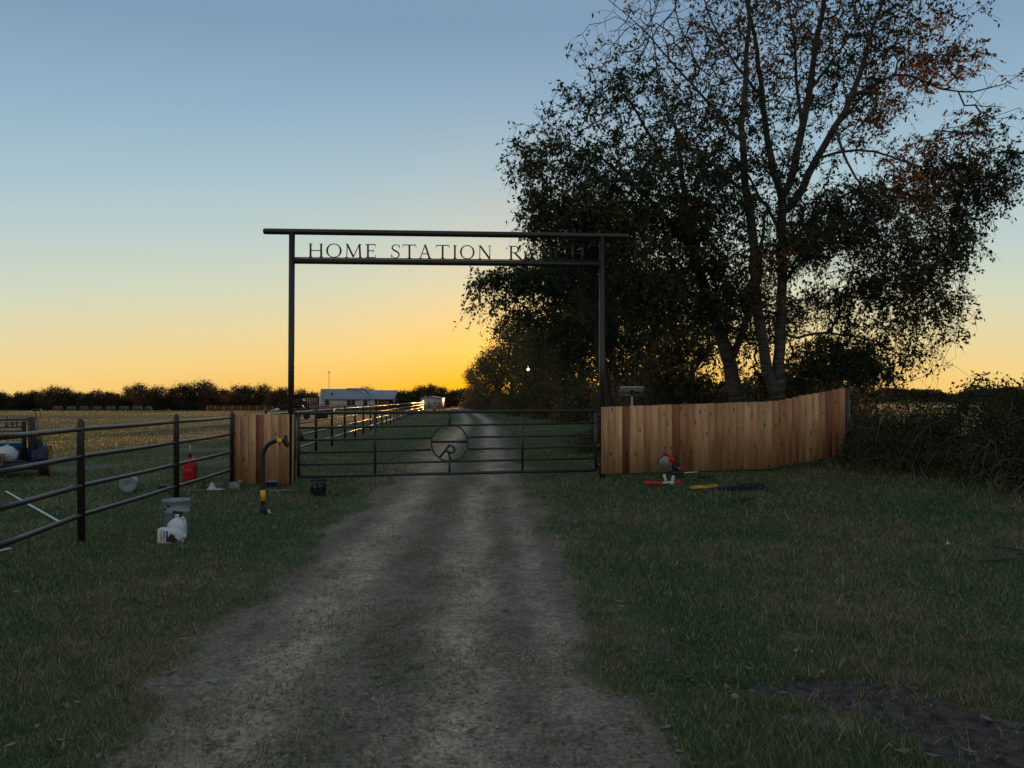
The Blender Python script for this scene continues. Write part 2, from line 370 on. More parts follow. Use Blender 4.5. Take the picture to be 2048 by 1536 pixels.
def ground_color(n, L, pos, stops_green=None):
    """patchy turf colour as a function of world position, shared by soil and blades"""
    def noise(sc, det=3):
        x = n.nodes.new('ShaderNodeTexNoise'); x.inputs['Scale'].default_value = sc; x.inputs['Detail'].default_value = det; L.new(pos, x.inputs['Vector']); return x.outputs[0]
    cr = n.nodes.new('ShaderNodeValToRGB'); e = cr.color_ramp.elements
    while len(e) > 1: e.remove(e[-1])
    for i, (p, c) in enumerate([(.30, (.034, .110, .030)), (.45, (.056, .120, .040)), (.54, (.105, .132, .055)), (.63, (.18, .165, .088)), (.75, (.29, .23, .135))]):
        q_ = e[0] if i == 0 else e.new(p); q_.position = p; q_.color = (*c, 1)
    a = n.nodes.new('ShaderNodeMix'); a.data_type = 'FLOAT'; a.inputs[0].default_value = .42
    L.new(noise(.55, 4), a.inputs[2]); L.new(noise(4.5, 4), a.inputs[3]); L.new(a.outputs[0], cr.inputs[0])
    return cr.outputs[0]

def turf_mat():
    m = bpy.data.materials.new('turf_soil'); m.use_nodes = True; n = m.node_tree; L = n.links; b = n.nodes['Principled BSDF']
    b.inputs['Roughness'].default_value = .95; b.inputs['Specular IOR Level'].default_value = .1
    g = n.nodes.new('ShaderNodeNewGeometry'); pos = g.outputs['Position']
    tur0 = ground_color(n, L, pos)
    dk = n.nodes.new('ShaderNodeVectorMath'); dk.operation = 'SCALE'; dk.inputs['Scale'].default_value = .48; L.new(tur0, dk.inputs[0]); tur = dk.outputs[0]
    def attr(nm):
        a = n.nodes.new('ShaderNodeAttribute'); a.attribute_name = nm; return a.outputs['Fac']
    def mix(f, a, bcol):
        x = n.nodes.new('ShaderNodeMix'); x.data_type = 'RGBA'; L.new(f, x.inputs['Factor'])
        L.new(a, x.inputs['A'])
        if isinstance(bcol, tuple): x.inputs['B'].default_value = bcol
        else: L.new(bcol, x.inputs['B'])
        return x.outputs['Result']
    nf = n.nodes.new('ShaderNodeTexNoise'); nf.inputs['Scale'].default_value = 16; nf.inputs['Detail'].default_value = 5; L.new(pos, nf.inputs['Vector'])
    dr = n.nodes.new('ShaderNodeValToRGB'); dr.color_ramp.elements[0].position = .35; dr.color_ramp.elements[1].position = .7
    dr.color_ramp.elements[0].color = (.085, .078, .066, 1); dr.color_ramp.elements[1].color = (.20, .185, .16, 1); L.new(nf.outputs[0], dr.inputs[0])
    mr = n.nodes.new('ShaderNodeValToRGB'); mr.color_ramp.elements[0].position = .35; mr.color_ramp.elements[1].position = .72
    mr.color_ramp.elements[0].color = (.032, .028, .026, 1); mr.color_ramp.elements[1].color = (.11, .095, .08, 1); L.new(nf.outputs[0], mr.inputs[0])
    sr = n.nodes.new('ShaderNodeValToRGB'); sr.color_ramp.elements[0].color = (.11, .08, .05, 1); sr.color_ramp.elements[1].color = (.20, .15, .10, 1); L.new(nf.outputs[0], sr.inputs[0])
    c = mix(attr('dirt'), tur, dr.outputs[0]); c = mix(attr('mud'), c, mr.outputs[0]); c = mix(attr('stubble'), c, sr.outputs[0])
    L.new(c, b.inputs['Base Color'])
    bp = n.nodes.new('ShaderNodeBump'); bp.inputs['Strength'].default_value = .8; bp.inputs['Distance'].default_value = .03
    L.new(nf.outputs[0], bp.inputs['Height']); L.new(bp.outputs[0], b.inputs['Normal'])
    return m
def road_mat():
    m = bpy.data.materials.new('dirt_track'); m.use_nodes = True; n = m.node_tree; L = n.links; b = n.nodes['Principled BSDF']
    b.inputs['Roughness'].default_value = .9; b.inputs['Specular IOR Level'].default_value = .2
    g = n.nodes.new('ShaderNodeNewGeometry'); pos = g.outputs['Position']
    def noise(sc, det=4, src=pos):
        x = n.nodes.new('ShaderNodeTexNoise'); x.inputs['Scale'].default_value = sc; x.inputs['Detail'].default_value = det; L.new(src, x.inputs['Vector']); return x.outputs[0]
    def ramp_(src, st):
        r = n.nodes.new('ShaderNodeValToRGB'); e = r.color_ramp.elements
        while len(e) > 1: e.remove(e[-1])
        for i, (p, c) in enumerate(st):
            q_ = e[0] if i == 0 else e.new(p); q_.position = p; q_.color = (*c, 1)
        L.new(src, r.inputs[0]); return r.outputs[0]
    def mix(f, a, c, t='MIX'):
        x = n.nodes.new('ShaderNodeMix'); x.data_type = 'RGBA'; x.blend_type = t
        if isinstance(f, float): x.inputs['Factor'].default_value = f
        else: L.new(f, x.inputs['Factor'])
        L.new(a, x.inputs['A']); L.new(c, x.inputs['B']); return x.outputs['Result']
    mp = n.nodes.new('ShaderNodeMapping'); mp.inputs['Scale'].default_value = (1, .45, 1); L.new(pos, mp.inputs[0])
    big = ramp_(noise(2.4, 8, mp.outputs[0]), [(.3, (.20, .162, .113)), (.5, (.28, .230, .163)), (.72, (.37, .31, .225))])
    fine = ramp_(noise(38, 7), [(.32, (.62, .62, .62)), (.5, (.95, .95, .95)), (.68, (1.3, 1.29, 1.26))])
    c = mix(1.0, big, fine, 'MULTIPLY')
    midf = ramp_(noise(7, 8), [(.36, (.74, .73, .70)), (.48, (.97, .97, .96)), (.58, (1.03, 1.03, 1.02)), (.7, (1.14, 1.13, 1.10))]); c = mix(1.0, c, midf, 'MULTIPLY')
    vo = n.nodes.new('ShaderNodeTexVoronoi'); vo.inputs['Scale'].default_value = 34; L.new(pos, vo.inputs['Vector'])
    peb = ramp_(vo.outputs['Color'], [(0, (.5, .5, .48)), (.6, (.95, .95, .93)), (1, (1.5, 1.5, 1.45))])
    c = mix(.5, c, mix(1.0, c, peb, 'MULTIPLY'))
    at = n.nodes.new('ShaderNodeAttribute'); at.attribute_name = 'grassy'
    c = mix(at.outputs['Fac'], c, ground_color(n, L, pos))
    at2 = n.nodes.new('ShaderNodeAttribute'); at2.attribute_name = 'track'
    lift = n.nodes.new('ShaderNodeMapRange'); lift.inputs[3].default_value = .66; lift.inputs[4].default_value = 1.38; L.new(at2.outputs['Fac'], lift.inputs[0])
    sc = n.nodes.new('ShaderNodeVectorMath'); sc.operation = 'SCALE'; L.new(c, sc.inputs[0]); L.new(lift.outputs[0], sc.inputs['Scale'])
    L.new(sc.outputs[0], b.inputs['Base Color'])
    ht = n.nodes.new('ShaderNodeMath'); ht.operation = 'MULTIPLY_ADD'; ht.inputs[1].default_value = -.3; L.new(vo.outputs['Distance'], ht.inputs[0]); L.new(noise(34, 8), ht.inputs[2])
    bp = n.nodes.new('ShaderNodeBump'); bp.inputs['Strength'].default_value = .9; bp.inputs['Distance'].default_value = .022
    L.new(ht.outputs[0], bp.inputs['Height']); L.new(bp.outputs[0], b.inputs['Normal'])
    return m
def blade_mat(name, dry, tr=.45):
    m = bpy.data.materials.new(name); m.use_nodes = True; n = m.node_tree; L = n.links; b = n.nodes['Principled BSDF']
    b.inputs['Roughness'].default_value = .7; b.inputs['Specular IOR Level'].default_value = .15
    g = n.nodes.new('ShaderNodeNewGeometry'); c = ground_color(n, L, g.outputs['Position'])
    x = n.nodes.new('ShaderNodeMix'); x.data_type = 'RGBA'; L.new(c, x.inputs['A']); x.inputs['B'].default_value = (.33, .26, .16, 1)
    p = n.nodes.new('ShaderNodeMath'); p.operation = 'POWER'; p.inputs[1].default_value = 3.0 / max(dry, .1); L.new(g.outputs['Random Per Island'], p.inputs[0]); L.new(p.outputs[0], x.inputs['Factor'])
    wn_ = n.nodes.new('ShaderNodeTexWhiteNoise'); wn_.noise_dimensions = '1D'; L.new(g.outputs['Random Per Island'], wn_.inputs['W'])
    br = n.nodes.new('ShaderNodeMapRange'); br.inputs[3].default_value = .40; br.inputs[4].default_value = 2.15; L.new(wn_.outputs['Value'], br.inputs[0])
    sc = n.nodes.new('ShaderNodeVectorMath'); sc.operation = 'SCALE'; L.new(x.outputs['Result'], sc.inputs[0]); L.new(br.outputs[0], sc.inputs['Scale'])
    L.new(sc.outputs[0], b.inputs['Base Color'])
    t = n.nodes.new('ShaderNodeBsdfTranslucent'); L.new(sc.outputs[0], t.inputs[0])
    ms = n.nodes.new('ShaderNodeMixShader'); ms.inputs[0].default_value = tr
    L.new(b.outputs[0], ms.inputs[1]); L.new(t.outputs[0], ms.inputs[2]); L.new(ms.outputs[0], n.nodes['Material Output'].inputs[0])
    return m
M['turf'] = turf_mat(); M['road'] = road_mat(); M['blade'] = blade_mat('grass_blades', 1.0); M['blade_dry'] = blade_mat('dry_grass_blades', 3.0)

# ------------------------------------------------------------------ terrain
def road_c(y): y = np.asarray(y, float); return -.53 - .037 * y - 1.5 * S(y, 50, 100) - 3.3 * S(y, 95, 170)
def road_hw(y):
    y = np.asarray(y, float); return 1.36 + .06 * S(y, 12, 40)
def road_u(x, y): return (np.asarray(x) - road_c(y)) / road_hw(y)
def base_z(x, y):
    x = np.asarray(x, float); y = np.asarray(y, float)
    z = .19 * S(x, .6, 3.2) * S(y, 7.5, 13.5) * (1 - .6 * S(y, 30, 60)) + .12 * S(x, 3.5, 7.5) * S(y, 7, 13) * (1 - S(y, 40, 90))
    z = z - S(y, 90, 260) * (2.0 * S(-x, 0, 55) + .25)
    z = z + .10 * (fbm(x / 9, y / 7, 3, 3) - .5) * S(np.abs(x + 4), 4, 14) * S(y, 14, 30) + .5 * (fbm(x / 45, y / 22, 8, 2) - .5) * S(-x, 12, 30) * S(y, 25, 45) * (1 - S(y, 180, 230))
    z = z + .5 * (fbm(x / 60, y / 60, 9, 2) - .5) * S(y, 150, 400)
    return z
def mud_mask(x, y):
    a = sum(w_ * np.exp(-(((x - cx) / rx) ** 2 + ((y - cy) / ry) ** 2)) for cx, cy, rx, ry, w_ in ((1.9, 4.15, .5, .2, .9), (2.15, 3.68, .42, .3, 1), (1.35, 4.2, .4, .11, .8), (2.45, 3.3, .6, .3, 1), (1.7, 4.0, .3, .15, .8)))
    return S(a * (.35 + 1.25 * fbm(np.asarray(x) * 3.2, np.asarray(y) * 3.2, 21, 5)), .42, .74)
def ground_z(x, y):
    z = base_z(x, y)
    near = 1 - S(y, 10, 22)
    u = np.abs(road_u(x, y))
    off = S(u, .95, 1.25)
    z = z + near * (.028 * (fbm(np.asarray(x) * 2.2, np.asarray(y) * 2.2, 31, 4) - .5) * off) - .05 * (1 - S(u, .78, .98))
    z = z + mud_mask(x, y) * (.07 * (fbm(np.asarray(x) * 5, np.asarray(y) * 9, 41, 3) - .6) + .035 * (np.abs(fbm(np.asarray(x) * 16, np.asarray(y) * 16, 43, 3) - .5) * 2 - .3))
    return z
def road_z(x, y):
    u = road_u(x, y)
    rut = -.018 * np.exp(-((u - .385) / .03) ** 2) * (.4 + vnoise(np.asarray(y) * .8, 0 * u, 3)) - .02 * (np.exp(-((u - .30) / .17) ** 2) + np.exp(-((u + .5) / .2) ** 2)) * (1 - .2 * S(y, 20, 50))
    return base_z(x, y) + .004 + rut + (1 - S(y, 12, 25)) * .012 * (fbm(np.asarray(x) * 2.5, np.asarray(y) * 1.6, 51, 5) - .5)

def axis_pts(lo_f, hi_f, step, lo, hi, grow=1.07):
    a = list(np.arange(lo_f, hi_f, step)); s_ = step; v = a[-1]
    while v < hi: s_ *= grow; v += s_; a.append(v)
    s_ = step; v = a[0]; b = []
    while v > lo: s_ *= grow; v -= s_; b.append(v)
    return np.array(b[::-1] + a)
gx = axis_pts(-4, 4.6, .07, -3000, 3000, 1.06); gy = axis_pts(2.6, 8, .06, -40, 4500, 1.035)
GX, GY = np.meshgrid(gx, gy)
GZ = ground_z(GX, GY)
nx, ny = len(gx), len(gy)
idx = np.arange(nx * ny).reshape(ny, nx)
F = np.stack([idx[:-1, :-1], idx[:-1, 1:], idx[1:, 1:], idx[1:, :-1]], -1).reshape(-1, 4)
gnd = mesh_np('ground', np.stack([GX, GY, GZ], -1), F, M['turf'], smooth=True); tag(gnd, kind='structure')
def fattr(o, nm, vals):
    a = o.data.attributes.new(nm, 'FLOAT', 'POINT'); a.data.foreach_set('value', np.asarray(vals, np.float32).ravel())
U = np.abs(road_u(GX, GY))
dirt = 1 - S(U + .5 * (fbm(GX * 2.5, GY * 2.5, 61, 4) - .5), 1.0, 1.32)
dirt = np.maximum(dirt, .75 * S(fbm(GX / 3.2, GY / 2.2, 71, 4), .60, .72) * S(-GX, 5.5, 8))
spots = sum(np.exp(-(((GX - cx) / rx) ** 2 + ((GY - cy) / ry) ** 2)) for cx, cy, rx, ry in ((1.95, 5.05, .26, .14), (1.5, 3.74, .34, .12), (1.6, 5.3, .2, .1)))
dirt = np.maximum(dirt, .9 * S(spots * (.3 + 1.4 * fbm(GX * 9, GY * 9, 77, 4)), .45, .95))
fattr(gnd, 'dirt', dirt); fattr(gnd, 'mud', mud_mask(GX, GY)); fattr(gnd, 'stubble', S(GX, 14, 17) * S(GY, 26, 32) * (1 - .0 * GX))

ry_ = axis_pts(2.0, 9, .05, -6, 230, 1.03); ru = np.linspace(-1.18, 1.18, 56)
RY, RU = np.meshgrid(ry_, ru, indexing='ij')
edge = 1 + .22 * (fbm(RY * .9, RU * 0 + np.sign(RU) * 9, 5, 5) - .5) * 2
RX = road_c(RY) + RU * edge * road_hw(RY)
RZ = road_z(RX, RY)
ii = np.arange(RX.size).reshape(RX.shape)
F = np.stack([ii[:-1, :-1], ii[:-1, 1:], ii[1:, 1:], ii[1:, :-1]], -1).reshape(-1, 4)
road = mesh_np('dirt_driveway', np.stack([RX, RY, RZ], -1), F, M['road'], smooth=True); tag(road, kind='structure')
UU = road_u(RX, RY); nn = fbm(RX * 1.8, RY * 1.1, 91, 4)
fattr(road, 'grassy', np.clip(.75 * np.exp(-((UU - 0) / .22) ** 2) * (S(nn, .40, .62) * .32 * (1 - S(RY, 14, 22)) + 1.25 * S(RY, 14, 22)) + .9 * S(np.abs(UU) + .7 * (nn - .5), .90, 1.08), 0, 1))
fattr(road, 'track', np.clip((np.exp(-((UU - np.where(RY > 14, .5, .28)) / .17) ** 2) + np.exp(-((UU + .5) / .2) ** 2) + .5 * np.exp(-((UU - .72) / .1) ** 2)) * (.6 + .8 * nn), 0, 1))

# ------------------------------------------------------------------ grass (stuff)
def blades(name, n, dmin, dmax, hmin, hmax, wbase, wk, keep, mt, power=1.0, spread=.95, lean=.6, seed=1):
    r = np.random.default_rng(seed)
    # distances so that density falls off with distance
    u = r.random(n)
    d = dmin * (dmax / dmin) ** (u ** power)
    x = (r.random(n) * 2 - 1) * spread * d
    k = keep(x, d, r); x = x[k]; y = d[k]; n = len(x)
    z = ground_z(x, y); z = np.where(np.abs(road_u(x, y)) < 1.12, np.maximum(z, road_z(x, y)), z)
    h = (hmin + (hmax - hmin) * r.random(n) ** 1.6) * (1 + .004 * y) * (.6 + .8 * vnoise(x * .9, y * .9, 5))
    w = (wbase + wk * y) * (.6 + .8 * r.random(n))
    a = r.random(n) * 6.283; la = r.random(n) * 6.283; ln = lean * (.2 + r.random(n)) * h
    V = np.empty((n, 3, 3)); ca, sa = np.cos(a) * w / 2, np.sin(a) * w / 2
    V[:, 0] = np.stack([x - ca, y - sa, z - .01], -1); V[:, 1] = np.stack([x + ca, y + sa, z - .01], -1)
    V[:, 2] = np.stack([x + np.cos(la) * ln, y + np.sin(la) * ln, z + h], -1)
    o = mesh_np(name, V, np.arange(3 * n).reshape(n, 3), mt); return tag(o, None, None, None, 'stuff')
def off_road(x, y, r):
    u = np.abs(road_u(x, y)) + .7 * (fbm(x * 1.8, y * 1.1, 91, 4) - .5)
    p = S(u, .84, 1.04)
    mid = np.exp(-(road_u(x, y) / .22) ** 2) * (.05 + .6 * S(y, 14, 22))
    p = np.maximum(p, mid * .95 + .22 * S(fbm(x * 1.8, y * 1.1, 91, 4), .5, .66) * (y < 14)) * (1 - .92 * mud_mask(x, y)) * (1 - .8 * S(fbm(x / 3.2, y / 2.2, 71, 4), .60, .72) * S(-x, 5.5, 8))
    sp = sum(np.exp(-(((x - cx) / rx) ** 2 + ((y - cy) / ry) ** 2)) for cx, cy, rx, ry in ((1.95, 5.05, .26, .14), (1.5, 3.74, .34, .12)))
    return r.random(len(x)) < p * (1 - .8 * np.clip(sp, 0, 1))
tag(blades('lawn_grass', 470000, 2.7, 26, .018, .052, .0022, .0008, off_road, M['blade'], 1.05, lean=1.1, seed=3), 'short mown green and brown grass on both sides of the track', 'grass')
tag(blades('fine_turf', 330000, 2.7, 9.5, .012, .036, .0024, .0003, off_road, M['blade'], 1.0, lean=1.6, seed=23), 'fine matted turf blades nearest the camera', 'grass')
def dry_zone(x, y, r):
    p = S(x, .9, 2.2) * S(y, 4.5, 6.5) * S(fbm(x * .8, y * .8, 101, 3), .42, .62) * (1 - .9 * mud_mask(x, y)) + .12 * S(np.abs(road_u(x, y)), 1.0, 1.3)
    return (r.random(len(x)) < p) & (np.abs(road_u(x, y)) > 1.02)
tag(blades('dry_grass', 90000, 2.9, 17, .04, .12, .0022, .0006, dry_zone, M['blade_dry'], 1.0, lean=1.2, seed=4), 'taller tan dead grass standing on the right of the track', 'grass')
def far_zone(x, y, r): return (np.abs(road_u(x, y)) > 1.05) & ~((x > 15) & (y > 28)) & (r.random(len(x)) < .06 + 1.1 * S(fbm(x / 26, y / 9, 44, 3), .40, .60) * np.where(y < 70, 1, .6))
M['blade_field'] = blade_mat('field_grass_blades', 1.3, .66)
tag(blades('pasture_grass', 420000, 20, 115, .022, .058, .010, .0006, far_zone, M['blade_field'], .85, lean=.7, seed=5), 'short pasture grass catching low orange sun on the left field', 'grass')
tag(blades('distant_pasture', 60000, 110, 245, .05, .10, .05, .0009, far_zone, M['blade_field'], 1.0, lean=.7, seed=15), 'olive pasture in front of the far trees and the house', 'grass')
def stub_zone(x, y, r): return (x > 14) & (y > 26)
tag(blades('crop_stubble', 60000, 26, 260, .10, .30, .02, .0012, stub_zone, M['blade_dry'], .8, lean=.3, seed=6), 'pale cut crop stubble in the field behind the brambles', 'stubble')

def tufts(name, n, per, seed):
    r = np.random.default_rng(seed); d = 2.8 * (16 / 2.8) ** r.random(n); x = (r.random(n) * 2 - 1) * .85 * d
    k = (np.abs(road_u(x, d)) > .98) & (mud_mask(x, d) < .4); x = np.repeat(x[k], per); y = np.repeat(d[k], per); sz = np.repeat((.5 + r.random(k.sum())), per); n = len(x)
    a = r.random(n) * 6.283; rad = .035 * sz * r.random(n) ** .5; x = x + np.cos(a) * rad; y = y + np.sin(a) * rad
    z = np.maximum(ground_z(x, y), np.where(np.abs(road_u(x, y)) < 1.1, road_z(x, y), -9)); h = (.022 + .040 * r.random(n)) * sz; ln = h * (.4 + .8 * r.random(n)); w = .0022 + .0005 * y
    V = np.empty((n, 3, 3)); b_ = a + 1.57; V[:, 0] = np.stack([x - np.cos(b_) * w, y - np.sin(b_) * w, z - .01], -1); V[:, 1] = np.stack([x + np.cos(b_) * w, y + np.sin(b_) * w, z - .01], -1)
    V[:, 2] = np.stack([x + np.cos(a) * ln, y + np.sin(a) * ln, z + h], -1)
    return tag(mesh_np(name, V, np.arange(3 * n).reshape(n, 3), M['blade']), kind='stuff')
tag(tufts('weed_tufts', 620, 34, 19), 'scattered taller weed tufts along the verges', 'weeds')
def straw_zone(x, y, r):
    sp = sum(np.exp(-(((x - cx) / rx) ** 2 + ((y - cy) / ry) ** 2)) for cx, cy, rx, ry in ((1.95, 5.05, .30, .16), (1.5, 3.74, .38, .16), (1.7, 5.35, .3, .12), (2.1, 4.05, .25, .1)))
    e_ = np.exp(-((np.abs(road_u(x, y)) - 1.12) / .14) ** 2) * S(x, 0, 1)
    return r.random(len(x)) < .95 * sp + .05 + .22 * e_ + .10 * mud_mask(x, y)
tag(blades('straw', 110000, 2.7, 9, .012, .03, .0026, .0004, straw_zone, M['blade_dry'], 1.0, lean=3.2, seed=16), 'dead straw lying in mats on the right verge and by the mud', 'straw')
# leaf litter and gravel lying on the track
def scatter_flat(name, n, dmin, dmax, size, zone, mt, seed, stone=False, zf=None):
    r = np.random.default_rng(seed); u = r.random(n); d = dmin * (dmax / dmin) ** u; x = (r.random(n) * 2 - 1) * .8 * d
    k = zone(x, d, r); x = x[k]; y = d[k]; n = len(x)
    ur = np.abs(road_u(x, y)); z = np.where(ur < 1.0, road_z(x, y), ground_z(x, y) + .008)
    z = np.maximum(z, np.where(ur < 1.15, road_z(x, y), -9))
    s_ = size * (.45 + r.random(n) ** 2 * 1.3)
    if stone:
        base = np.array([(1, 0, 0), (0, 1, 0), (-1, 0, 0), (0, -1, 0), (0, 0, .8), (.6, .6, .45), (-.6, .5, .4)])
        T = np.array([(0, 5, 4), (5, 1, 4), (1, 6, 4), (6, 2, 4), (2, 3, 4), (3, 0, 4)])
        P_ = base[None] * (1 + .45 * (r.random((n, 7, 3)) - .5)) * s_[:, None, None]
        a = r.random(n) * 6.28; c, s2 = np.cos(a)[:, None], np.sin(a)[:, None]
        X = P_[:, :, 0] * c - P_[:, :, 1] * s2 + x[:, None]; Y = P_[:, :, 0] * s2 + P_[:, :, 1] * c + y[:, None]; Z = P_[:, :, 2] * .7 + z[:, None] - .002
        V = np.stack([X, Y, Z], -1); F = (T[None] + (np.arange(n) * 7)[:, None, None]).reshape(-1, 3)
    else:
        a = r.random(n) * 6.28
        t = np.array([(-1, 0), (0, -.42), (1.1, 0), (0, .42)]); zz = np.array([.0, .12, .25, .12]); cur = (r.random((n, 4)) * .5 + .1)
        X = (t[None, :, 0] * np.cos(a)[:, None] - t[None, :, 1] * np.sin(a)[:, None]) * s_[:, None] + x[:, None]
        Y = (t[None, :, 0] * np.sin(a)[:, None] + t[None, :, 1] * np.cos(a)[:, None]) * s_[:, None] + y[:, None]
        Z = z[:, None] + .006 + cur * s_[:, None] * .8
        V = np.stack([X, Y, Z], -1); F = np.arange(4 * n).reshape(n, 4)
    return tag(mesh_np(name, V, F, mt), kind='stuff')
on_road = lambda x, y, r: np.abs(road_u(x, y)) < 1.05 - .1 * r.random(len(x))
tag(scatter_flat('gravel', 90000, 2.7, 26, .0062, lambda x, y, r: on_road(x, y, r) & (r.random(len(x)) < .12 + S(fbm(x * 2, y * 2, 7, 3), .45, .65)), M['gravel'], 12, True), 'small pale stones bedded in the dirt track', 'gravel')
tag(scatter_flat('bark_crumbs', 26000, 2.7, 20, .0085, lambda x, y, r: (np.abs(road_u(x, y)) < 1.3) & (r.random(len(x)) < .25 + S(fbm(x * 1.6, y * 1.2, 17, 3), .42, .62)), M['crumbs'], 14), 'dark crumbs of bark, soil and dead leaf on the track', 'litter')
tag(scatter_flat('fallen_leaves', 3800, 2.7, 20, .022, lambda x, y, r: (r.random(len(x)) < np.where(np.abs(road_u(x, y)) < 1.4, .8, .25)), M['leaf_litter'], 13), 'curled brown leaves strewn over track and verge', 'leaves')

# ------------------------------------------------------------------ trees
def seg_tubes(nodes, par, rad, minr=0.0):
    """skeleton to tubes: follow the thickest child as one chain"""
    n = len(nodes); ch = [[] for _ in range(n)]
    for i in range(n):
        if par[i] >= 0: ch[par[i]].append(i)
    Vs = []; Fs = []; off = 0; stack = [(0, -1)]
    while stack:
        st, pa = stack.pop()
        chain = [pa] if pa >= 0 else []
        cur = st
        while True:
            chain.append(cur)
            if not ch[cur]: break
            c = sorted(ch[cur], key=lambda j: -rad[j])
            for o_ in c[1:]: stack.append((o_, cur))
            cur = c[0]
        if len(chain) < 2: continue
        P_ = nodes[chain]; R = rad[chain].copy()
        if pa >= 0: R[0] = R[1]
        if R.max() < minr: continue
        k = 9 if R.max() > .05 else (5 if R.max() > .014 else 3)
        V, F_ = tube_rings(P_, R, k); Vs.append(V); Fs.append(np.array(F_) + off); off += len(V)
    return np.vstack(Vs), np.vstack(Fs)

def grow(limbs, attr, step=.35, tip=.005, expo=2.3, droop=.15, r=None, wob=.10):
    """limbs: list of (parent limb index or None, points, radii). attr (n,3) attractors -> nodes, parents, radii, tip ids"""
    nodes = []; par = []; minr = []
    ends = {}
    for li, (pl, pts, rr) in enumerate(limbs):
        pts = np.asarray(pts, float); n = len(pts)
        L = np.concatenate([[0], np.cumsum(np.linalg.norm(np.diff(pts, axis=0), axis=1))])
        m = max(2, int(L[-1] / step) + 1); t = np.linspace(0, L[-1], m)
        # smooth interpolation
        Q = np.stack([np.interp(t, L, pts[:, k]) for k in range(3)], -1)
        for _ in range(2): Q[1:-1] = (Q[:-2] + 2 * Q[1:-1] + Q[2:]) / 4
        Q[1:-1] += (r.random((m - 2, 3)) - .5) * wob * .6
        R = np.interp(t, L, np.linspace(0, L[-1], len(rr)), left=rr[0]) if False else np.interp(t / L[-1], np.linspace(0, 1, len(rr)), rr)
        if pl is None: p = -1
        else:
            N = np.array(nodes); p = int(np.argmin(((N - Q[0]) ** 2).sum(1)))
        for k in range(m):
            if k == 0 and p >= 0: continue
            nodes.append(Q[k]); par.append(p if p >= 0 or len(nodes) == 1 else -1); minr.append(R[k]); p = len(nodes) - 1
    n0 = len(nodes)
    NB = np.zeros((n0 + len(attr) * 14 + 10, 3)); NB[:n0] = nodes
    DIR = np.zeros_like(NB)
    for i in range(n0):
        if par[i] >= 0: v = NB[i] - NB[par[i]]; DIR[i] = v / (np.linalg.norm(v) + 1e-9)
    base_z_ = NB[0, 2]
    cnt = n0
    # order by distance to the limbs
    dd = np.array([np.min(((NB[:n0] - a) ** 2).sum(1)) for a in attr]); order = np.argsort(dd)
    tips = []
    lowcut = np.ones(len(NB))
    for ai in order:
        a = attr[ai]
        D = NB[:cnt] - a; dist = np.sqrt((D ** 2).sum(1)) + 1e-6
        cosv = -(D * DIR[:cnt]).sum(1) / dist
        cost = dist * (1.25 - .35 * cosv) + np.where(NB[:cnt, 2] > a[2] + .3, .25 * (NB[:cnt, 2] - a[2]), 0)
        j = int(np.argmin(cost)); p0 = NB[j]; L = dist[j]
        if L < .06: tips.append(j); continue
        m = max(1, min(12, int(L / step)))
        d0 = DIR[j] * L * .45 + np.array([0, 0, .12 * L])
        p = j
        for k in range(1, m + 1):
            t = k / m
            q_ = p0 * (1 - t) ** 2 + (p0 + d0) * 2 * t * (1 - t) + a * t * t
            if k < m: q_ = q_ + (r.random(3) - .5) * wob
            NB[cnt] = q_; v = q_ - NB[p]; DIR[cnt] = v / (np.linalg.norm(v) + 1e-9); par.append(p); p = cnt; cnt += 1
            if cnt >= len(NB) - 2: break
        tips.append(p)
        if cnt >= len(NB) - 20: break
    NB = NB[:cnt]; par = np.array(par)
    acc = np.zeros(cnt); child = np.zeros(cnt, bool); rad = np.zeros(cnt)
    isleaf = np.ones(cnt, bool); isleaf[par[par >= 0]] = False
    mr = np.zeros(cnt); mr[:n0] = minr
    for i in range(cnt - 1, -1, -1):
        rr = max(acc[i], tip ** expo) ** (1 / expo)
        if i < n0: rr = mr[i]
        else: rr = min(rr, .07)
        rad[i] = rr
        if par[i] >= 0: acc[par[i]] += rr ** expo
    for i in range(cnt):
        if par[i] >= 0 and rad[i] > rad[par[i]]: rad[i] = rad[par[i]]
    return NB, par, rad, np.array(tips), n0

def leaf_faces(C, size, r, aspect=.45, hang=.5, jitter=.5):
    n = len(C)
    d = r.normal(size=(n, 3)); d[:, 2] -= hang; d /= np.linalg.norm(d, axis=1, keepdims=True)
    s_ = np.cross(d, r.normal(size=(n, 3))); s_ /= np.linalg.norm(s_, axis=1, keepdims=True) + 1e-9
    L = (size * (1 + jitter * (r.random(n) - .5) * 2))[:, None]
    V = np.stack([C, C + d * L * .45 + s_ * L * aspect / 2, C + d * L, C + d * L * .45 - s_ * L * aspect / 2], 1)
    return V.reshape(-1, 3), np.arange(4 * n).reshape(n, 4)

def ell_pts(cx, cy, rx, ry, d, rd, n, r, thr=.0, seed=0, cell=1.1):
    """n points in an ellipsoid given by its outline in the photograph and a real depth"""
    c = PX(cx, cy, d); R = np.array([rx * d / FPX, rd, ry * d / FPX]); out = []
    tries = 0
    while sum(len(o_) for o_ in out) < n and tries < 40:
        p = r.normal(size=(n * 2, 3)); p /= np.linalg.norm(p, axis=1, keepdims=True); p *= (r.random(n * 2) ** (1 / 2.6))[:, None]
        w = c + p * R
        nz = .62 * vnoise(w[:, 0] / cell + w[:, 1] * .7, w[:, 2] / cell + w[:, 1] * .3, seed) + .38 * vnoise(w[:, 0] / .42 + w[:, 1], w[:, 2] / .42, seed + 5)
        out.append(w[nz > thr]); tries += 1
    return np.vstack(out)[:n]

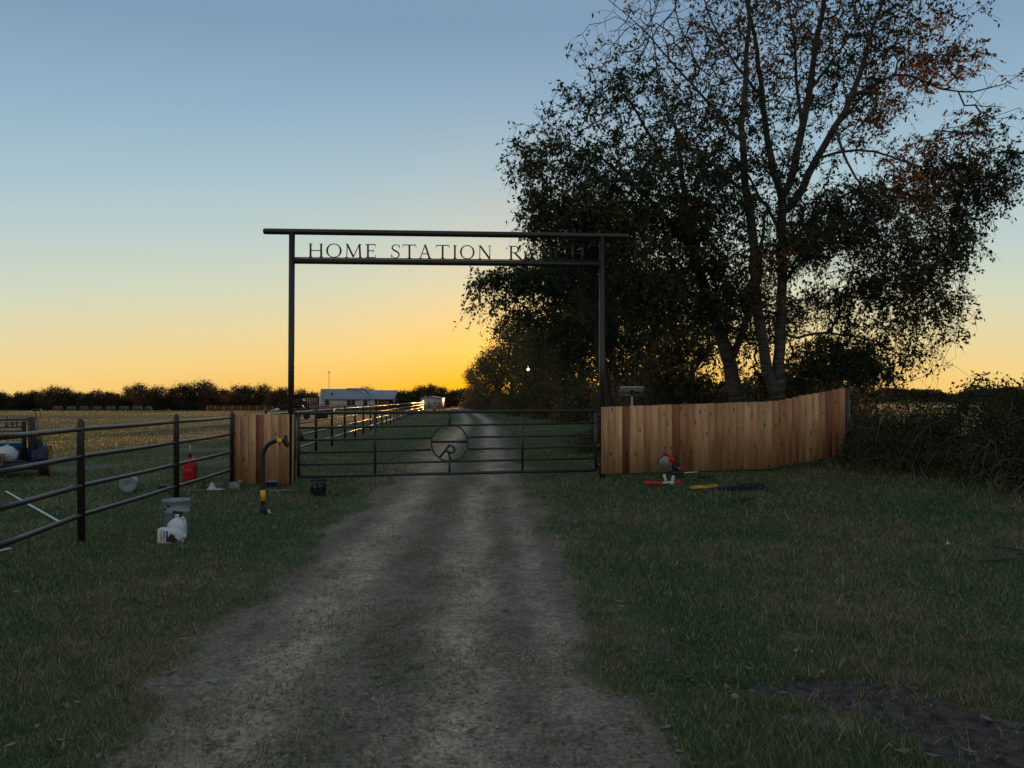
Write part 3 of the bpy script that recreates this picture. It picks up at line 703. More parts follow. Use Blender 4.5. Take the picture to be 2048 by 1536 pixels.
def hero_tree(name, label, limbs, regions, leafmat, barkmat, seed, leaf=.07, group=None, twig_min=0.0, cat='tree', gap=None):
    r = np.random.default_rng(seed)
    att = []; dens = []; sprd = []
    for (cx, cy, rx, ry, d, rd, n, lf, thr) in regions:
        p = ell_pts(cx, cy, rx, ry, d, rd, n, r, thr, seed); att.append(p); dens.append(np.full(len(p), lf))
    att = np.vstack(att); dens = np.concatenate(dens)
    L3 = [(pl, [PX(*q_) for q_ in pts], rr) for pl, pts, rr in limbs]
    N, par, rad, tips, n0 = grow(L3, att, r=r, tip=.0062)
    base = N[0].copy(); base[2] = float(ground_z(base[0], base[1])) - .05
    root = thing(name, label, cat, base, 0, group)
    V, F_ = seg_tubes(N, par, rad, twig_min)
    mesh_np('trunk', V, F_, barkmat, root, smooth=True, loc=base)
    # short drooping sprays of leaves at every twig end
    clump = .25 + 1.9 * vnoise(att[:, 0] * 1.7 + att[:, 1], att[:, 2] * 1.7, seed + 9) ** 1.5
    cnt = r.poisson(dens * clump / 5.0 + .35)
    st = np.repeat(att, cnt, 0); m_ = len(st); ctr = att.mean(0)
    dv = r.normal(size=(m_, 3)); ow = st - ctr; ow /= np.linalg.norm(ow, axis=1, keepdims=True) + 1e-6; dv = dv + ow * .8; dv /= np.linalg.norm(dv, axis=1, keepdims=True)
    k_ = leaf / .085; Ln = (.20 + .36 * r.random(m_)) * k_; drp = .25 + .5 * r.random(m_)
    def sp(t): return st + dv * (Ln * t)[:, None] + np.stack([0 * Ln, 0 * Ln, -drp * Ln * t * t], -1)
    tw = []
    tt_ = (0, .5, 1); rw_ = (.0045 * k_, .0035 * k_, .002 * k_); sd = np.cross(dv, [0, 0, 1.0]); sd /= np.linalg.norm(sd, axis=1, keepdims=True) + 1e-6; upv = np.cross(sd, dv)
    Vt = np.stack([sp(t)[:, None, :] + rad_t * np.stack([sd, -.5 * sd + .87 * upv, -.5 * sd - .87 * upv], 1) for t, rad_t in zip(tt_, rw_)], 1).reshape(-1, 3)
    q4 = np.array([(i * 3 + j, i * 3 + (j + 1) % 3, i * 3 + 3 + (j + 1) % 3, i * 3 + 3 + j) for i in range(2) for j in range(3)])
    Ft = (q4[None] + (np.arange(m_) * 9)[:, None, None]).reshape(-1, 4)
    mesh_np('twigs', Vt, Ft, M['twig'], root, loc=base)
    nl = 6; T_ = r.random((m_, nl)) * .95 + .08
    C = (st[:, None, :] + dv[:, None, :] * (Ln[:, None] * T_)[:, :, None]); C[:, :, 2] -= (drp * Ln)[:, None] * T_ ** 2
    C = C + r.normal(size=C.shape) * .018 * k_
    kp = r.random((m_, nl)) < np.clip(np.repeat(dens, cnt) / 6, .12, 1)[:, None]
    C = C[kp]
    if gap:
        q_ = C - np.array([0, 0, EYE]); q_ = q_ / np.linalg.norm(q_, axis=1, keepdims=True)
        C = C[(q_ @ np.array(SD)) < math.cos(math.radians(gap))]
    V, F_ = leaf_faces(C, leaf, r, aspect=.5, hang=.7)
    mesh_np('crown', V, F_, leafmat, root, loc=base)
    return root

# the big half-bare hackberry behind the board fence (two stems from one base)
DA = 17.6
limbsA = [
 (None, [(1556, 815, DA), (1557, 740, DA), (1562, 640, DA), (1566, 520, DA), (1563, 430, DA), (1564, 395, DA)], [0.156, 0.136, 0.119, 0.110, 0.106, 0.099]),
 (0, [(1556, 800, DA), (1530, 730, DA - .1), (1520, 670, DA - .2), (1508, 580, DA - .3), (1508, 480, DA - .4), (1492, 390, DA - .5), (1482, 290, DA - .7), (1488, 180, DA - .9), (1500, 60, DA - 1.1), (1494, -120, DA - 1.3)], [0.148, 0.125, 0.117, 0.101, 0.094, 0.078, 0.066, 0.051, 0.039, 0.016]),
 (0, [(1564, 395, DA), (1545, 350, DA + .1), (1532, 270, DA + .2), (1522, 190, DA + .3), (1516, 110, DA + .2), (1500, 30, DA), (1470, -90, DA - .2)], [0.094, 0.078, 0.066, 0.058, 0.047, 0.039, 0.016]),
 (0, [(1564, 395, DA), (1588, 345, DA - .1), (1604, 270, DA - .2), (1618, 180, DA - .3), (1628, 100, DA - .5), (1650, 0, DA - .7), (1668, -150, DA - .9)], [0.101, 0.086, 0.078, 0.066, 0.058, 0.047, 0.016]),
 (0, [(1570, 440, DA), (1605, 375, DA - .3), (1640, 310, DA - .6), (1672, 245, DA - .9), (1708, 195, DA - 1.1), (1732, 110, DA - 1.4), (1742, 40, DA - 1.5), (1790, -40, DA - 1.5), (1840, -130, DA - 1.5)], [0.101, 0.090, 0.078, 0.070, 0.058, 0.043, 0.035, 0.027, 0.012]),
 (4, [(1708, 195, DA - 1.1), (1742, 162, DA - 1.3), (1766, 172, DA - 1.5), (1764, 205, DA - 1.7), (1740, 235, DA - 1.8)], [0.047, 0.043, 0.035, 0.023, 0.009]),
 (4, [(1660, 270, DA - .8), (1720, 195, DA - .6), (1770, 150, DA - .3), (1830, 145, DA), (1850, 172, DA), (1900, 184, DA), (1948, 188, DA), (2005, 172, DA - .1), (2062, 140, DA - .1)], [0.047, 0.039, 0.035, 0.031, 0.027, 0.023, 0.019, 0.012, 0.005]),
 (4, [(1640, 310, DA - .6), (1700, 298, DA - 1), (1760, 300, DA - 1.4), (1830, 330, DA - 1.8), (1900, 350, DA - 2)], [0.035, 0.030, 0.023, 0.016, 0.008]),
 (0, [(1568, 500, DA), (1620, 440, DA + .5), (1690, 385, DA + 1), (1760, 365, DA + 1.2), (1830, 400, DA + 1.3), (1890, 440, DA + 1.3)], [0.055, 0.043, 0.035, 0.027, 0.017, 0.008]),
 (0, [(1572, 560, DA), (1600, 520, DA - .6), (1650, 490, DA - 1.1), (1730, 500, DA - 1.6), (1810, 540, DA - 2.0)], [0.047, 0.039, 0.027, 0.017, 0.008]),
 (0, [(1574, 680, DA), (1640, 665, DA + .6), (1720, 670, DA + 1), (1790, 700, DA + 1.2), (1850, 745, DA + 1.2)], [0.039, 0.031, 0.023, 0.016, 0.006]),
 (3, [(1604, 270, DA - .2), (1596, 200, DA + .3), (1588, 120, DA + .7), (1582, 30, DA + 1), (1560, -80, DA + 1.2)], [0.047, 0.039, 0.031, 0.023, 0.009]),
 (1, [(1482, 290, DA - .7), (1450, 240, DA - .8), (1400, 190, DA - .9), (1340, 120, DA - 1), (1290, 60, DA - 1), (1230, 10, DA - 1), (1180, -40, DA - 1)], [0.043, 0.035, 0.027, 0.022, 0.016, 0.011, 0.005]),
 (1, [(1492, 390, DA - .5), (1430, 330, DA - 1), (1370, 290, DA - 1.3), (1330, 220, DA - 1.5), (1310, 130, DA - 1.5), (1300, 0, DA - 1.5), (1290, -60, DA - 1.5)], [0.047, 0.039, 0.031, 0.023, 0.017, 0.011, 0.005]),
 (0, [(1560, 740, DA), (1640, 745, DA + .2), (1760, 778, DA + .2), (1830, 765, DA), (1880, 735, DA - .2), (1912, 716, DA - .3)], [0.035, 0.030, 0.020, 0.012, 0.008, 0.003]),
 (3, [(1618, 180, DA - .3), (1660, 130, DA + .3), (1700, 70, DA + .7), (1730, 0, DA + 1), (1750, -70, DA + 1.1)], [.04, .034, .027, .018, .008]),
 (2, [(1522, 190, DA + .3), (1480, 140, DA + .8), (1440, 80, DA + 1.1), (1410, 10, DA + 1.3), (1390, -60, DA + 1.4)], [.042, .034, .027, .018, .008]),
 (0, [(1566, 470, DA), (1530, 410, DA + .8), (1490, 340, DA + 1.3), (1440, 290, DA + 1.6), (1390, 250, DA + 1.8)], [.05, .04, .03, .02, .008]),
 (4, [(1672, 245, DA - .9), (1690, 330, DA - 1.3), (1740, 390, DA - 1.5), (1800, 450, DA - 1.5)], [.035, .028, .02, .008]),
]
regA = [ # cx, cy, rx, ry, depth, depth radius, attractors, leaves per attractor, gap threshold
 (1860, 270, 120, 75, DA, 1.8, 110, 13, .46), (1920, 370, 85, 85, DA, 1.5, 130, 17, .43), (1850, 410, 120, 90, DA, 1.8, 140, 16, .47),
 (1760, 500, 150, 85, DA, 2.2, 190, 15, .46), (1700, 590, 140, 75, DA, 2.2, 190, 15, .44), (1830, 560, 90, 90, DA, 1.6, 120, 13, .46),
 (1790, 655, 115, 60, DA, 1.6, 130, 13, .44), (1730, 720, 80, 45, DA + .3, 1.2, 80, 14, .4), (1840, 600, 80, 60, DA - .5, 1.2, 60, 13, .42), (1690, 420, 90, 90, DA + .5, 2, 80, 13, .48), (1900, 480, 60, 40, DA, 1, 40, 10, .4), (1985, 240, 55, 110, DA, 1, 26, 4, .3),
 (1720, 90, 200, 120, DA - .5, 2.4, 230, 7, .3), (1810, 130, 130, 80, DA - .3, 1.8, 150, 12, .42), (1620, 150, 160, 200, DA, 2.4, 170, 5, .3), (1750, 10, 210, 90, DA - .5, 2, 170, 12, .40), (1760, 240, 80, 50, DA - .5, 1.4, 60, 14, .4),
 (1460, 130, 130, 160, DA - 1, 2.2, 190, 5, .3), (1340, 60, 160, 90, DA - 1, 1.6, 170, 1.6, .2), (1430, 10, 160, 60, DA - 1, 1.6, 90, 4, .25), (1600, -120, 320, 130, DA - 1, 3, 160, 8, .3),
 (1600, 430, 120, 120, DA, 2, 90, 14, .45), (1500, 330, 120, 120, DA - .5, 2, 100, 13, .45), (1660, 680, 90, 50, DA + .6, 1.3, 90, 16, .36),
 (1870, 730, 60, 30, DA - .2, .5, 26, 1, .1), (1930, 330, 95, 60, DA, 1.2, 90, 20, .4), (1640, 520, 110, 110, DA + .3, 1.6, 90, 15, .45),
 (1560, 120, 150, 160, DA + .8, 2.2, 170, 8, .35), (1480, 260, 110, 110, DA + .5, 1.8, 90, 12, .42), (1660, 330, 110, 90, DA + .8, 1.8, 90, 10, .42), (1900, 620, 45, 40, DA, .8, 30, 9, .3), (1840, 480, 130, 50, DA + .6, 1.6, 50, 13, .44),
 (1540, 480, 100, 90, DA - 1.1, 1.0, 110, 15, .44), (1620, 440, 90, 70, DA - 1.1, 1.0, 70, 15, .44), (1500, 590, 70, 60, DA - 1.0, .8, 50, 13, .46), (1560, 360, 90, 60, DA - .9, .8, 50, 11, .45),
 (1420, 90, 190, 120, DA + .8, 2.2, 260, 4, .3), (1560, 30, 200, 80, DA + .8, 2.4, 200, 5, .3), (1400, 230, 130, 100, DA + .8, 2, 130, 9, .4), (1690, 180, 120, 80, DA + .6, 2, 130, 6, .35),
 (1790, 340, 90, 70, DA + .6, 1.6, 80, 13, .42), (1890, 120, 70, 60, DA, 1, 50, 8, .4), (1730, 440, 110, 60, DA, 1.6, 90, 15, .42), (1240, 90, 90, 60, DA - 1, 1, 60, 1.2, .2),
]
hero_tree('hackberry_tree', 'tall forked tree with pale ridged trunk and thin orange-tinged crown behind the board fence', limbsA, regA, M['leaf_main'], M['bark'], 21, leaf=.085)

# the leaning tree just left of it, fully leafed and very dense
DC = 18.6
limbsC = [
 (None, [(1476, 815, DC), (1466, 760, DC), (1458, 720, DC), (1440, 660, DC), (1425, 620, DC), (1405, 570, DC), (1385, 500, DC + .2), (1370, 420, DC + .4), (1362, 330, DC + .6), (1350, 240, DC + .7)], [.20, .175, .165, .13, .12, .105, .09, .07, .045, .02]),
 (0, [(1460, 725, DC), (1478, 680, DC + .1), (1492, 640, DC + .2), (1512, 590, DC + .3), (1520, 500, DC + .5), (1530, 420, DC + .8)], [.10, .09, .08, .065, .045, .02]),
 (0, [(1425, 620, DC), (1380, 590, DC - .4), (1330, 545, DC - .8), (1270, 500, DC - 1), (1200, 470, DC - 1.2), (1130, 450, DC - 1.2)], [.07, .06, .05, .04, .03, .01]),
 (0, [(1385, 500, DC + .2), (1330, 430, DC - .2), (1270, 370, DC - .6), (1210, 320, DC - .9), (1150, 290, DC - 1.1), (1090, 270, DC - 1.2)], [.07, .06, .05, .035, .022, .008]),
 (0, [(1370, 420, DC + .4), (1330, 330, DC), (1290, 250, DC - .3), (1250, 190, DC - .6), (1210, 130, DC - .8)], [.055, .045, .035, .025, .01]),
 (0, [(1405, 570, DC), (1350, 520, DC + .9), (1290, 470, DC + 1.5), (1230, 430, DC + 1.9)], [.05, .04, .03, .015]),
]
regC = [
 (1235, 165, 80, 50, DC - .6, 1.3, 70, 8, .46), (1300, 240, 130, 80, DC - .3, 1.8, 170, 10, .45), (1180, 250, 80, 60, DC - 1, 1.4, 70, 9, .47), (1090, 265, 60, 55, DC - 1.1, .8, 34, 4, .4), (1180, 110, 50, 30, DC - .8, .6, 16, 4, .3), (1150, 190, 60, 30, DC - .9, .6, 20, 5, .3),
 (1120, 350, 85, 70, DC - 1, 1.6, 140, 15, .42), (1220, 370, 130, 90, DC - .6, 2.2, 260, 19, .36), (1350, 390, 120, 110, DC, 2.4, 260, 20, .34), (1170, 440, 130, 80, DC - 1, 2.0, 260, 24, .28),
 (1290, 500, 160, 90, DC - .2, 2.4, 330, 21, .32), (1420, 480, 110, 120, DC + .3, 2.2, 240, 20, .34), (1400, 590, 150, 70, DC, 2, 200, 20, .34), (1250, 570, 120, 60, DC - .2, 2, 160, 19, .36),
 (1050, 330, 40, 60, DC - 1.2, .6, 40, 8, .3), (1480, 620, 90, 90, DC + .6, 1.6, 120, 15, .42), (1310, 320, 70, 50, DC, 1.2, 90, 13, .4), (1090, 420, 50, 40, DC - 1, .8, 60, 16, .3),
]
hero_tree('leaning_tree', 'dense dark leafy tree leaning left over the board fence with a low fork', limbsC, regC, M['leaf_green'], M['bark'], 33, leaf=.09)

# small evergreen tree crowding the right of the big trunk
DE = 17.9
hero_tree('small_tree', 'short bushy dark evergreen crowded against the right side of the big pale trunk',
 [(None, [(1668, 830, DE), (1672, 780, DE), (1680, 740, DE), (1690, 705, DE)], [.06, .05, .035, .015]), (0, [(1672, 790, DE), (1720, 755, DE), (1760, 735, DE + .1)], [.035, .025, .01])],
 [(1650, 730, 60, 50, DE, .9, 110, 24, .25), (1705, 742, 48, 40, DE, 1.0, 90, 22, .28), (1640, 785, 60, 30, DE, .9, 60, 22, .2), (1690, 790, 40, 22, DE, .9, 40, 22, .2)],
 M['leaf_green'], M['barkdark'], 57, leaf=.085)
DF = 27.0
hero_tree('thicket_tree', 'dark scrubby tree seen behind the fork of the leaning trunk',
 [(None, [(1370, 818, DF), (1366, 770, DF), (1360, 710, DF), (1352, 650, DF), (1340, 590, DF)], [.17, .14, .11, .07, .02]), (0, [(1366, 770, DF), (1410, 715, DF + .4), (1440, 660, DF + .6)], [.08, .06, .02]), (0, [(1362, 740, DF), (1310, 690, DF - .3), (1280, 650, DF - .3)], [.08, .05, .02])],
 [(1340, 640, 100, 50, DF, 2.0, 150, 17, .36), (1420, 660, 60, 60, DF, 1.6, 90, 15, .40), (1370, 730, 110, 50, DF, 1.8, 170, 16, .38), (1540, 650, 70, 60, DF + 1, 1.8, 70, 14, .42), (1400, 780, 120, 34, DF, 1.8, 150, 18, .34), (1560, 760, 110, 45, DF + 1, 1.8, 170, 16, .38), (1690, 720, 60, 60, DF + 2, 1.5, 60, 13, .45)],
 M['leaf_row'], M['barkdark'], 58, leaf=.13)

# tree behind the right arch post with a long limb over the drive
DB = 29.0
limbsB = [
 (None, [(1215, 822, DB), (1208, 760, DB), (1200, 700, DB), (1190, 640, DB), (1180, 580, DB), (1170, 520, DB), (1160, 450, DB)], [.26, .23, .2, .17, .14, .09, .04]),
 (0, [(1192, 645, DB), (1150, 610, DB - .5), (1110, 588, DB - 1), (1080, 576, DB - 1.3), (1050, 574, DB - 1.6), (1010, 560, DB - 1.8), (960, 548, DB - 2)], [.12, .10, .08, .06, .045, .03, .012]),
 (0, [(1200, 700, DB), (1170, 660, DB + .8), (1130, 640, DB + 1.4), (1080, 640, DB + 1.8), (1030, 640, DB + 2)], [.10, .08, .06, .04, .015]),
 (0, [(1200, 700, DB), (1240, 640, DB + .4), (1280, 590, DB + .7), (1320, 540, DB + .8)], [.12, .09, .06, .02]),
]
regB = [
 (975, 558, 40, 22, DB - 1.8, .9, 36, 11, .40), (1042, 558, 60, 32, DB - 1.5, 1.2, 90, 16, .40), (1100, 550, 80, 50, DB - 1, 1.8, 170, 20, .32), (1070, 625, 50, 36, DB, 1.4, 50, 13, .46),
 (1150, 600, 80, 60, DB, 2.4, 130, 15, .46), (1170, 510, 80, 50, DB, 2, 130, 20, .34), (1250, 620, 110, 70, DB, 2.4, 160, 16, .44), (1130, 690, 60, 50, DB + .5, 2.0, 90, 14, .45), (1300, 690, 120, 55, DB, 2.2, 130, 12, .50),
 (1010, 620, 35, 30, DB - 1, 1, 26, 12, .44), (960, 595, 20, 22, DB - 1.8, .6, 12, 9, .4), (1260, 750, 120, 35, DB + 1, 1.8, 60, 10, .52),
]
hero_tree('roadside_tree', 'dark tree behind the right arch post with one long limb reaching over the drive', limbsB, regB, M['leaf_green'], M['barkdark'], 45, leaf=.14, gap=.2)

# generic trees (prototypes then copies)
def proto_tree(name, label, h, rw, seed, leafmat, barkmat, n_att, per, leaf, low=.18, group=None, cat='tree', loc=(0, 0, 0), bare=0.0, rays=()):
    r = np.random.default_rng(seed)
    limbs = []; top = np.array([r.normal() * .4, r.normal() * .4, h * .82])
    bpts = [np.array([0, 0, -.1]), np.array([.1 * r.normal(), .1 * r.normal(), h * .2]), np.array([.25 * r.normal(), .25 * r.normal(), h * .5]), top]
    limbs.append((None, bpts, [h * .022, h * .018, h * .012, h * .004]))
    for k in range(5):
        a = k * 1.256 + r.random(); z0 = h * (.2 + .09 * k); L = rw * (.75 + .2 * r.random())
        p0 = np.array([np.interp(z0, [0, h * .2, h * .5, h * .82], [b[i] for b in bpts]) for i in (0, 1)] + [z0])
        p1 = p0 + np.array([math.cos(a) * L * .5, math.sin(a) * L * .5, h * .13]); p2 = p0 + np.array([math.cos(a) * L, math.sin(a) * L, h * .2])
        limbs.append((0, [p0, p1, p2], [h * .009, h * .006, h * .002]))
    # lumpy envelope
    lob = []
    for k in range(13):
        a = r.random() * 6.28; zz = low + (1 - low) * (.08 + .84 * (k + .5) / 13); rr = rw * .62 * math.sin(math.pi * min(.93, .16 + zz * .80)) ** .7
        lob.append((np.array([math.cos(a) * rr * .85, math.sin(a) * rr * .85, zz * h * .92]), rw * (.42 + .16 * r.random()), h * (.10 + .05 * r.random())))
    att = []
    for c, R1, R2 in lob:
        m = n_att // 13; p = r.normal(size=(m, 3)); p /= np.linalg.norm(p, axis=1, keepdims=True); p *= (r.random(m) ** .4)[:, None]
        att.append(c + p * np.array([R1, R1, R2]))
    att = np.vstack(att); att = att[att[:, 2] > h * low * .6]
    N, par, rad, tips, n0 = grow(limbs, att, step=h * .05, tip=h * .0011, r=r, wob=h * .012)
    root = thing(name, label, cat, loc, 0, group)
    V, F_ = seg_tubes(N, par, rad, h * .0015 if not bare else 0)
    mesh_np('trunk', V, F_, barkmat, root, smooth=True)
    cnt = r.poisson(per * (1 - bare), len(att)); C = np.repeat(att, cnt, 0); C = C + r.normal(size=C.shape) * leaf * 1.6
    for p_, d_, rr_ in rays:
        w_ = C - p_; C = C[np.linalg.norm(w_ - (w_ @ d_)[:, None] * d_, axis=1) > rr_]
    V, F_ = leaf_faces(C, leaf, r, aspect=.6)
    mesh_np('crown', V, F_, leafmat, root)
    return root

def place(o, x, y, sc, rz, label=None, sxy=1.0, dz=0):
    o.location = (float(x), float(y), float(base_z(x, y)) + dz - .05); o.scale = (sc * sxy, sc * sxy, sc); o.rotation_euler = (0, 0, rz)
    if label: o['label'] = label
    return o

G1 = 'trees lining the right side of the drive'
used = [False] * 3
row = [ # X, depth, scale, label
 (6.9, 50, 1.02, 'nearest tall tree beyond the gate along the drive'),
 (5.6, 61, 1.05, 'second tall tree beyond the gate along the drive'),
 (4.6, 73, 1.08, 'third tree along the drive, the low sun glinting beside it'),
 (3.4, 86, 1.16, 'fourth tree along the drive, round topped'),
 (2.1, 99, 1.20, 'fifth tree along the drive, with lit left edge'),
 (-.2, 112, 1.26, 'sixth tree along the drive, lower than the fifth'),
 (-2.0, 126, 1.04, 'seventh tree along the drive, edged with orange light'),
 (-4.8, 142, .98, 'eighth tree along the drive, near the far end of the row'),
 (-7.6, 158, .80, 'last small tree of the row where the drive meets the sky'),
]
def local_ray(x, y, sc_, rz):
    """the sunbeam towards the camera, in the tree's own coordinates"""
    p0 = np.array([SD.x / SD.y * y - x, 0, EYE + SD.z / SD.y * y - float(base_z(x, y))])[None] / sc_; d_ = np.array(SD)[None]
    return rot(p0, rz=-rz)[0], rot(d_, rz=-rz)[0], .0038 * y / sc_
rays = [[local_ray(x, y, sc_, i * 1.7) for i, (x, y, sc_, lb) in enumerate(row) if i % 3 == k] for k in range(3)]
rowP = [proto_tree('roadside_tree', 'x', 11.5, 4.2, 60 + i, M['leaf_row'], M['barkdark'], 900, 10, .25, low=.02, group=G1, rays=rays[i]) for i in range(3)]
for i, (x, y, sc_, lb) in enumerate(row):
    k = i % 3; o = rowP[k] if not used[k] else copy_tree(rowP[k]); used[k] = True
    place(o, x, y, sc_, i * 1.7, lb, 1.0)

# undergrowth shrubs at the foot of the row
def shrub(name, label, w, h, seed, n, leaf, leafmat, group=None, cat='shrub', twigs=40):
    r = np.random.default_rng(seed); root = thing(name, label, cat, (0, 0, 0), 0, group)
    p = r.normal(size=(n, 3)); p /= np.linalg.norm(p, axis=1, keepdims=True); p *= (r.random(n) ** .35)[:, None]; p[:, 2] = np.abs(p[:, 2])
    nz = vnoise(p[:, 0] * 4 + 9, p[:, 1] * 3 + p[:, 2] * 3, seed); p *= (.75 + .5 * nz)[:, None]
    C = p * np.array([w, w * .8, h])
    V, F_ = leaf_faces(C, leaf, r, aspect=.55, hang=.2); mesh_np('foliage', V, F_, leafmat, root)
    m = MB()
    for k in range(twigs):
        a = r.random() * 6.28; e = np.array([math.cos(a) * w * r.random(), math.sin(a) * w * .8 * r.random(), h * (.6 + .5 * r.random())])
        m.tube([(e[0] * .1, e[1] * .1, -.05), (e[0] * .45, e[1] * .45, e[2] * .6), e], [h * .012, h * .009, h * .003], 4)
    m.build('stems', M['deadwood'], root)
    return root
G2 = 'shrubs under the roadside trees'
shP = [shrub('roadside_shrub', 'x', 2.6, 2.3, 80 + i, 5200, .16, M['leaf_row'], G2) for i in range(2)]
us = [False] * 2
sp = [(7.0, 33, 1.0), (10.6, 31, .9), (12.2, 31, .85), (7.0, 43, 1.1), (5.0, 52, 1.1), (3.8, 63, 1.15), (2.4, 74, 1.2), (.9, 86, 1.2), (-.7, 98, 1.2), (-2.5, 111, 1.2), (-4.4, 124, 1.2), (-6.2, 138, 1.1), (-8.2, 153, 1.0)]
order_ = ['nearest', 'second nearest', 'third nearest', 'fourth nearest', 'fifth nearest', 'sixth nearest', 'seventh nearest', 'eighth nearest', 'ninth nearest', 'tenth nearest', 'farthest']
for i, (x, y, sc_) in enumerate(sp):
    k = i % 2; o = shP[k] if not us[k] else copy_tree(shP[k]); us[k] = True
    lb = ['low shrub below and left of the solar panel', 'low shrub right behind the solar panel', 'low shrub behind the middle of the board fence'][i] if i < 3 else 'bushy shrub at the trees\' foot beside the drive, %s of its line' % order_[min(i - 3, 10)]
    place(o, x, y, sc_, i * 2.1, lb)
# shrubs close behind the board fence
for i, (px, d, sc_, sxy, lb) in enumerate([(1665, 17.2, .62, 1.0, 'dark leafy shrub behind the rising boards, right of the big trunk'), (1600, 21, .55, 1.1, 'dark shrub seen between the forked trunk and the corner of the boards'), (1330, 20.5, .50, 1.2, 'low green bush behind the boards right of the solar panel'), (1215, 21.5, .42, 1.2, 'low bush behind the right arch post'), (1420, 22, .5, 1.2, 'low bush behind the leaning trunk')]):
    o = copy_tree(shP[i % 2]); place(o, XW(px, d), d, sc_, i * 1.3, lb, sxy); o['group'] = 'shrubs behind the board fence'
    if i == 0: o.scale = (.60, .62, .74)

# far tree line on the left
G3 = 'far trees across the pasture'
farP = [proto_tree('pasture_tree', 'x', 9.0, 3.9, 100 + i, M['leaf_far'], M['barkdark'], 520, 12, .34, low=.02 + .08 * (i % 2), group=G3) for i in range(4)]
uf = [False] * 4
profile = [(-60, 781), (0, 779), (40, 780), (75, 778), (100, 768), (128, 771), (155, 780), (175, 782), (200, 776), (222, 780), (258, 768), (285, 763), (310, 768), (345, 770), (372, 762), (400, 757), (428, 766), (452, 774), (474, 766), (500, 768), (524, 764), (548, 776), (572, 770), (600, 775), (628, 780), (655, 782), (700, 783), (735, 771), (760, 778), (790, 784), (815, 777), (840, 768), (862, 764), (884, 770), (902, 777)]
nmf = ['first', 'second', 'third', 'fourth', 'fifth', 'sixth', 'seventh', 'eighth', 'ninth', 'tenth', 'eleventh', 'twelfth', 'thirteenth', 'fourteenth', 'fifteenth', 'sixteenth', 'seventeenth', 'eighteenth', 'nineteenth', 'twentieth']
for i, (px, ty) in enumerate(profile):
    d = 246 + 10 * ((i * 37) % 7) / 7 - (24 if px > 800 else 0)
    x = XW(px, d); zb = float(base_z(x, d)); H = EYE - (ty - 800) / FPX * d - zb
    k = (i * 3) % 4; o = farP[k] if not uf[k] else copy_tree(farP[k]); uf[k] = True
    if px < 560: lb = '%s tree from the left edge in the far tree line beyond the hay bales' % nmf[min(i, 19)] if i < 20 else 'far tree just left of the tall arch post, %s of its cluster' % nmf[i - 20]
    elif px < 800: lb = 'far tree behind the stone house, %s from its left side' % nmf[i - 22]
    else: lb = 'far tree behind the pale shed, %s from the left' % nmf[i - 30]
    place(o, x, d, H / 9.2, i * 2.3, lb, 1.0 if i % 3 else 1.25)
def wood_band(name, label, x0, x1, d, h, n, leaf, seed, mt, slope=0.0):
    r = np.random.default_rng(seed); x = x0 + (x1 - x0) * r.random(n); y = d + 14 * (r.random(n) - .5) + slope * x
    top = h * (.55 + .45 * fbm(x / 14, x * 0, seed, 4) + .35 * (vnoise(x / 6, x * 0 + 3, seed) - .5)); z = base_z(x, y) + top * r.random(n) ** .8
    V, F_ = leaf_faces(np.stack([x, y, z], -1), leaf, r, aspect=.8, hang=0); return tag(mesh_np(name, V, F_, mt), label, 'wood', None, 'stuff')
wood_band('undergrowth', 'dark undergrowth at the foot of the far tree line on the left', -300, -12, 262, 6.6, 45000, .8, 5, M['leaf_far'])
wood_band('distant_wood', 'low distant wood on the horizon at the right edge beyond the stubble field', 60, 560, 470, 9.0, 60000, 1.3, 6, M['leaf_far'])
wood_band('background_wood', 'dark brush seen through the gaps between the roadside trunks', 8, 37, 95, 5.5, 5000, .5, 8, M['leaf_row'], 0.2)

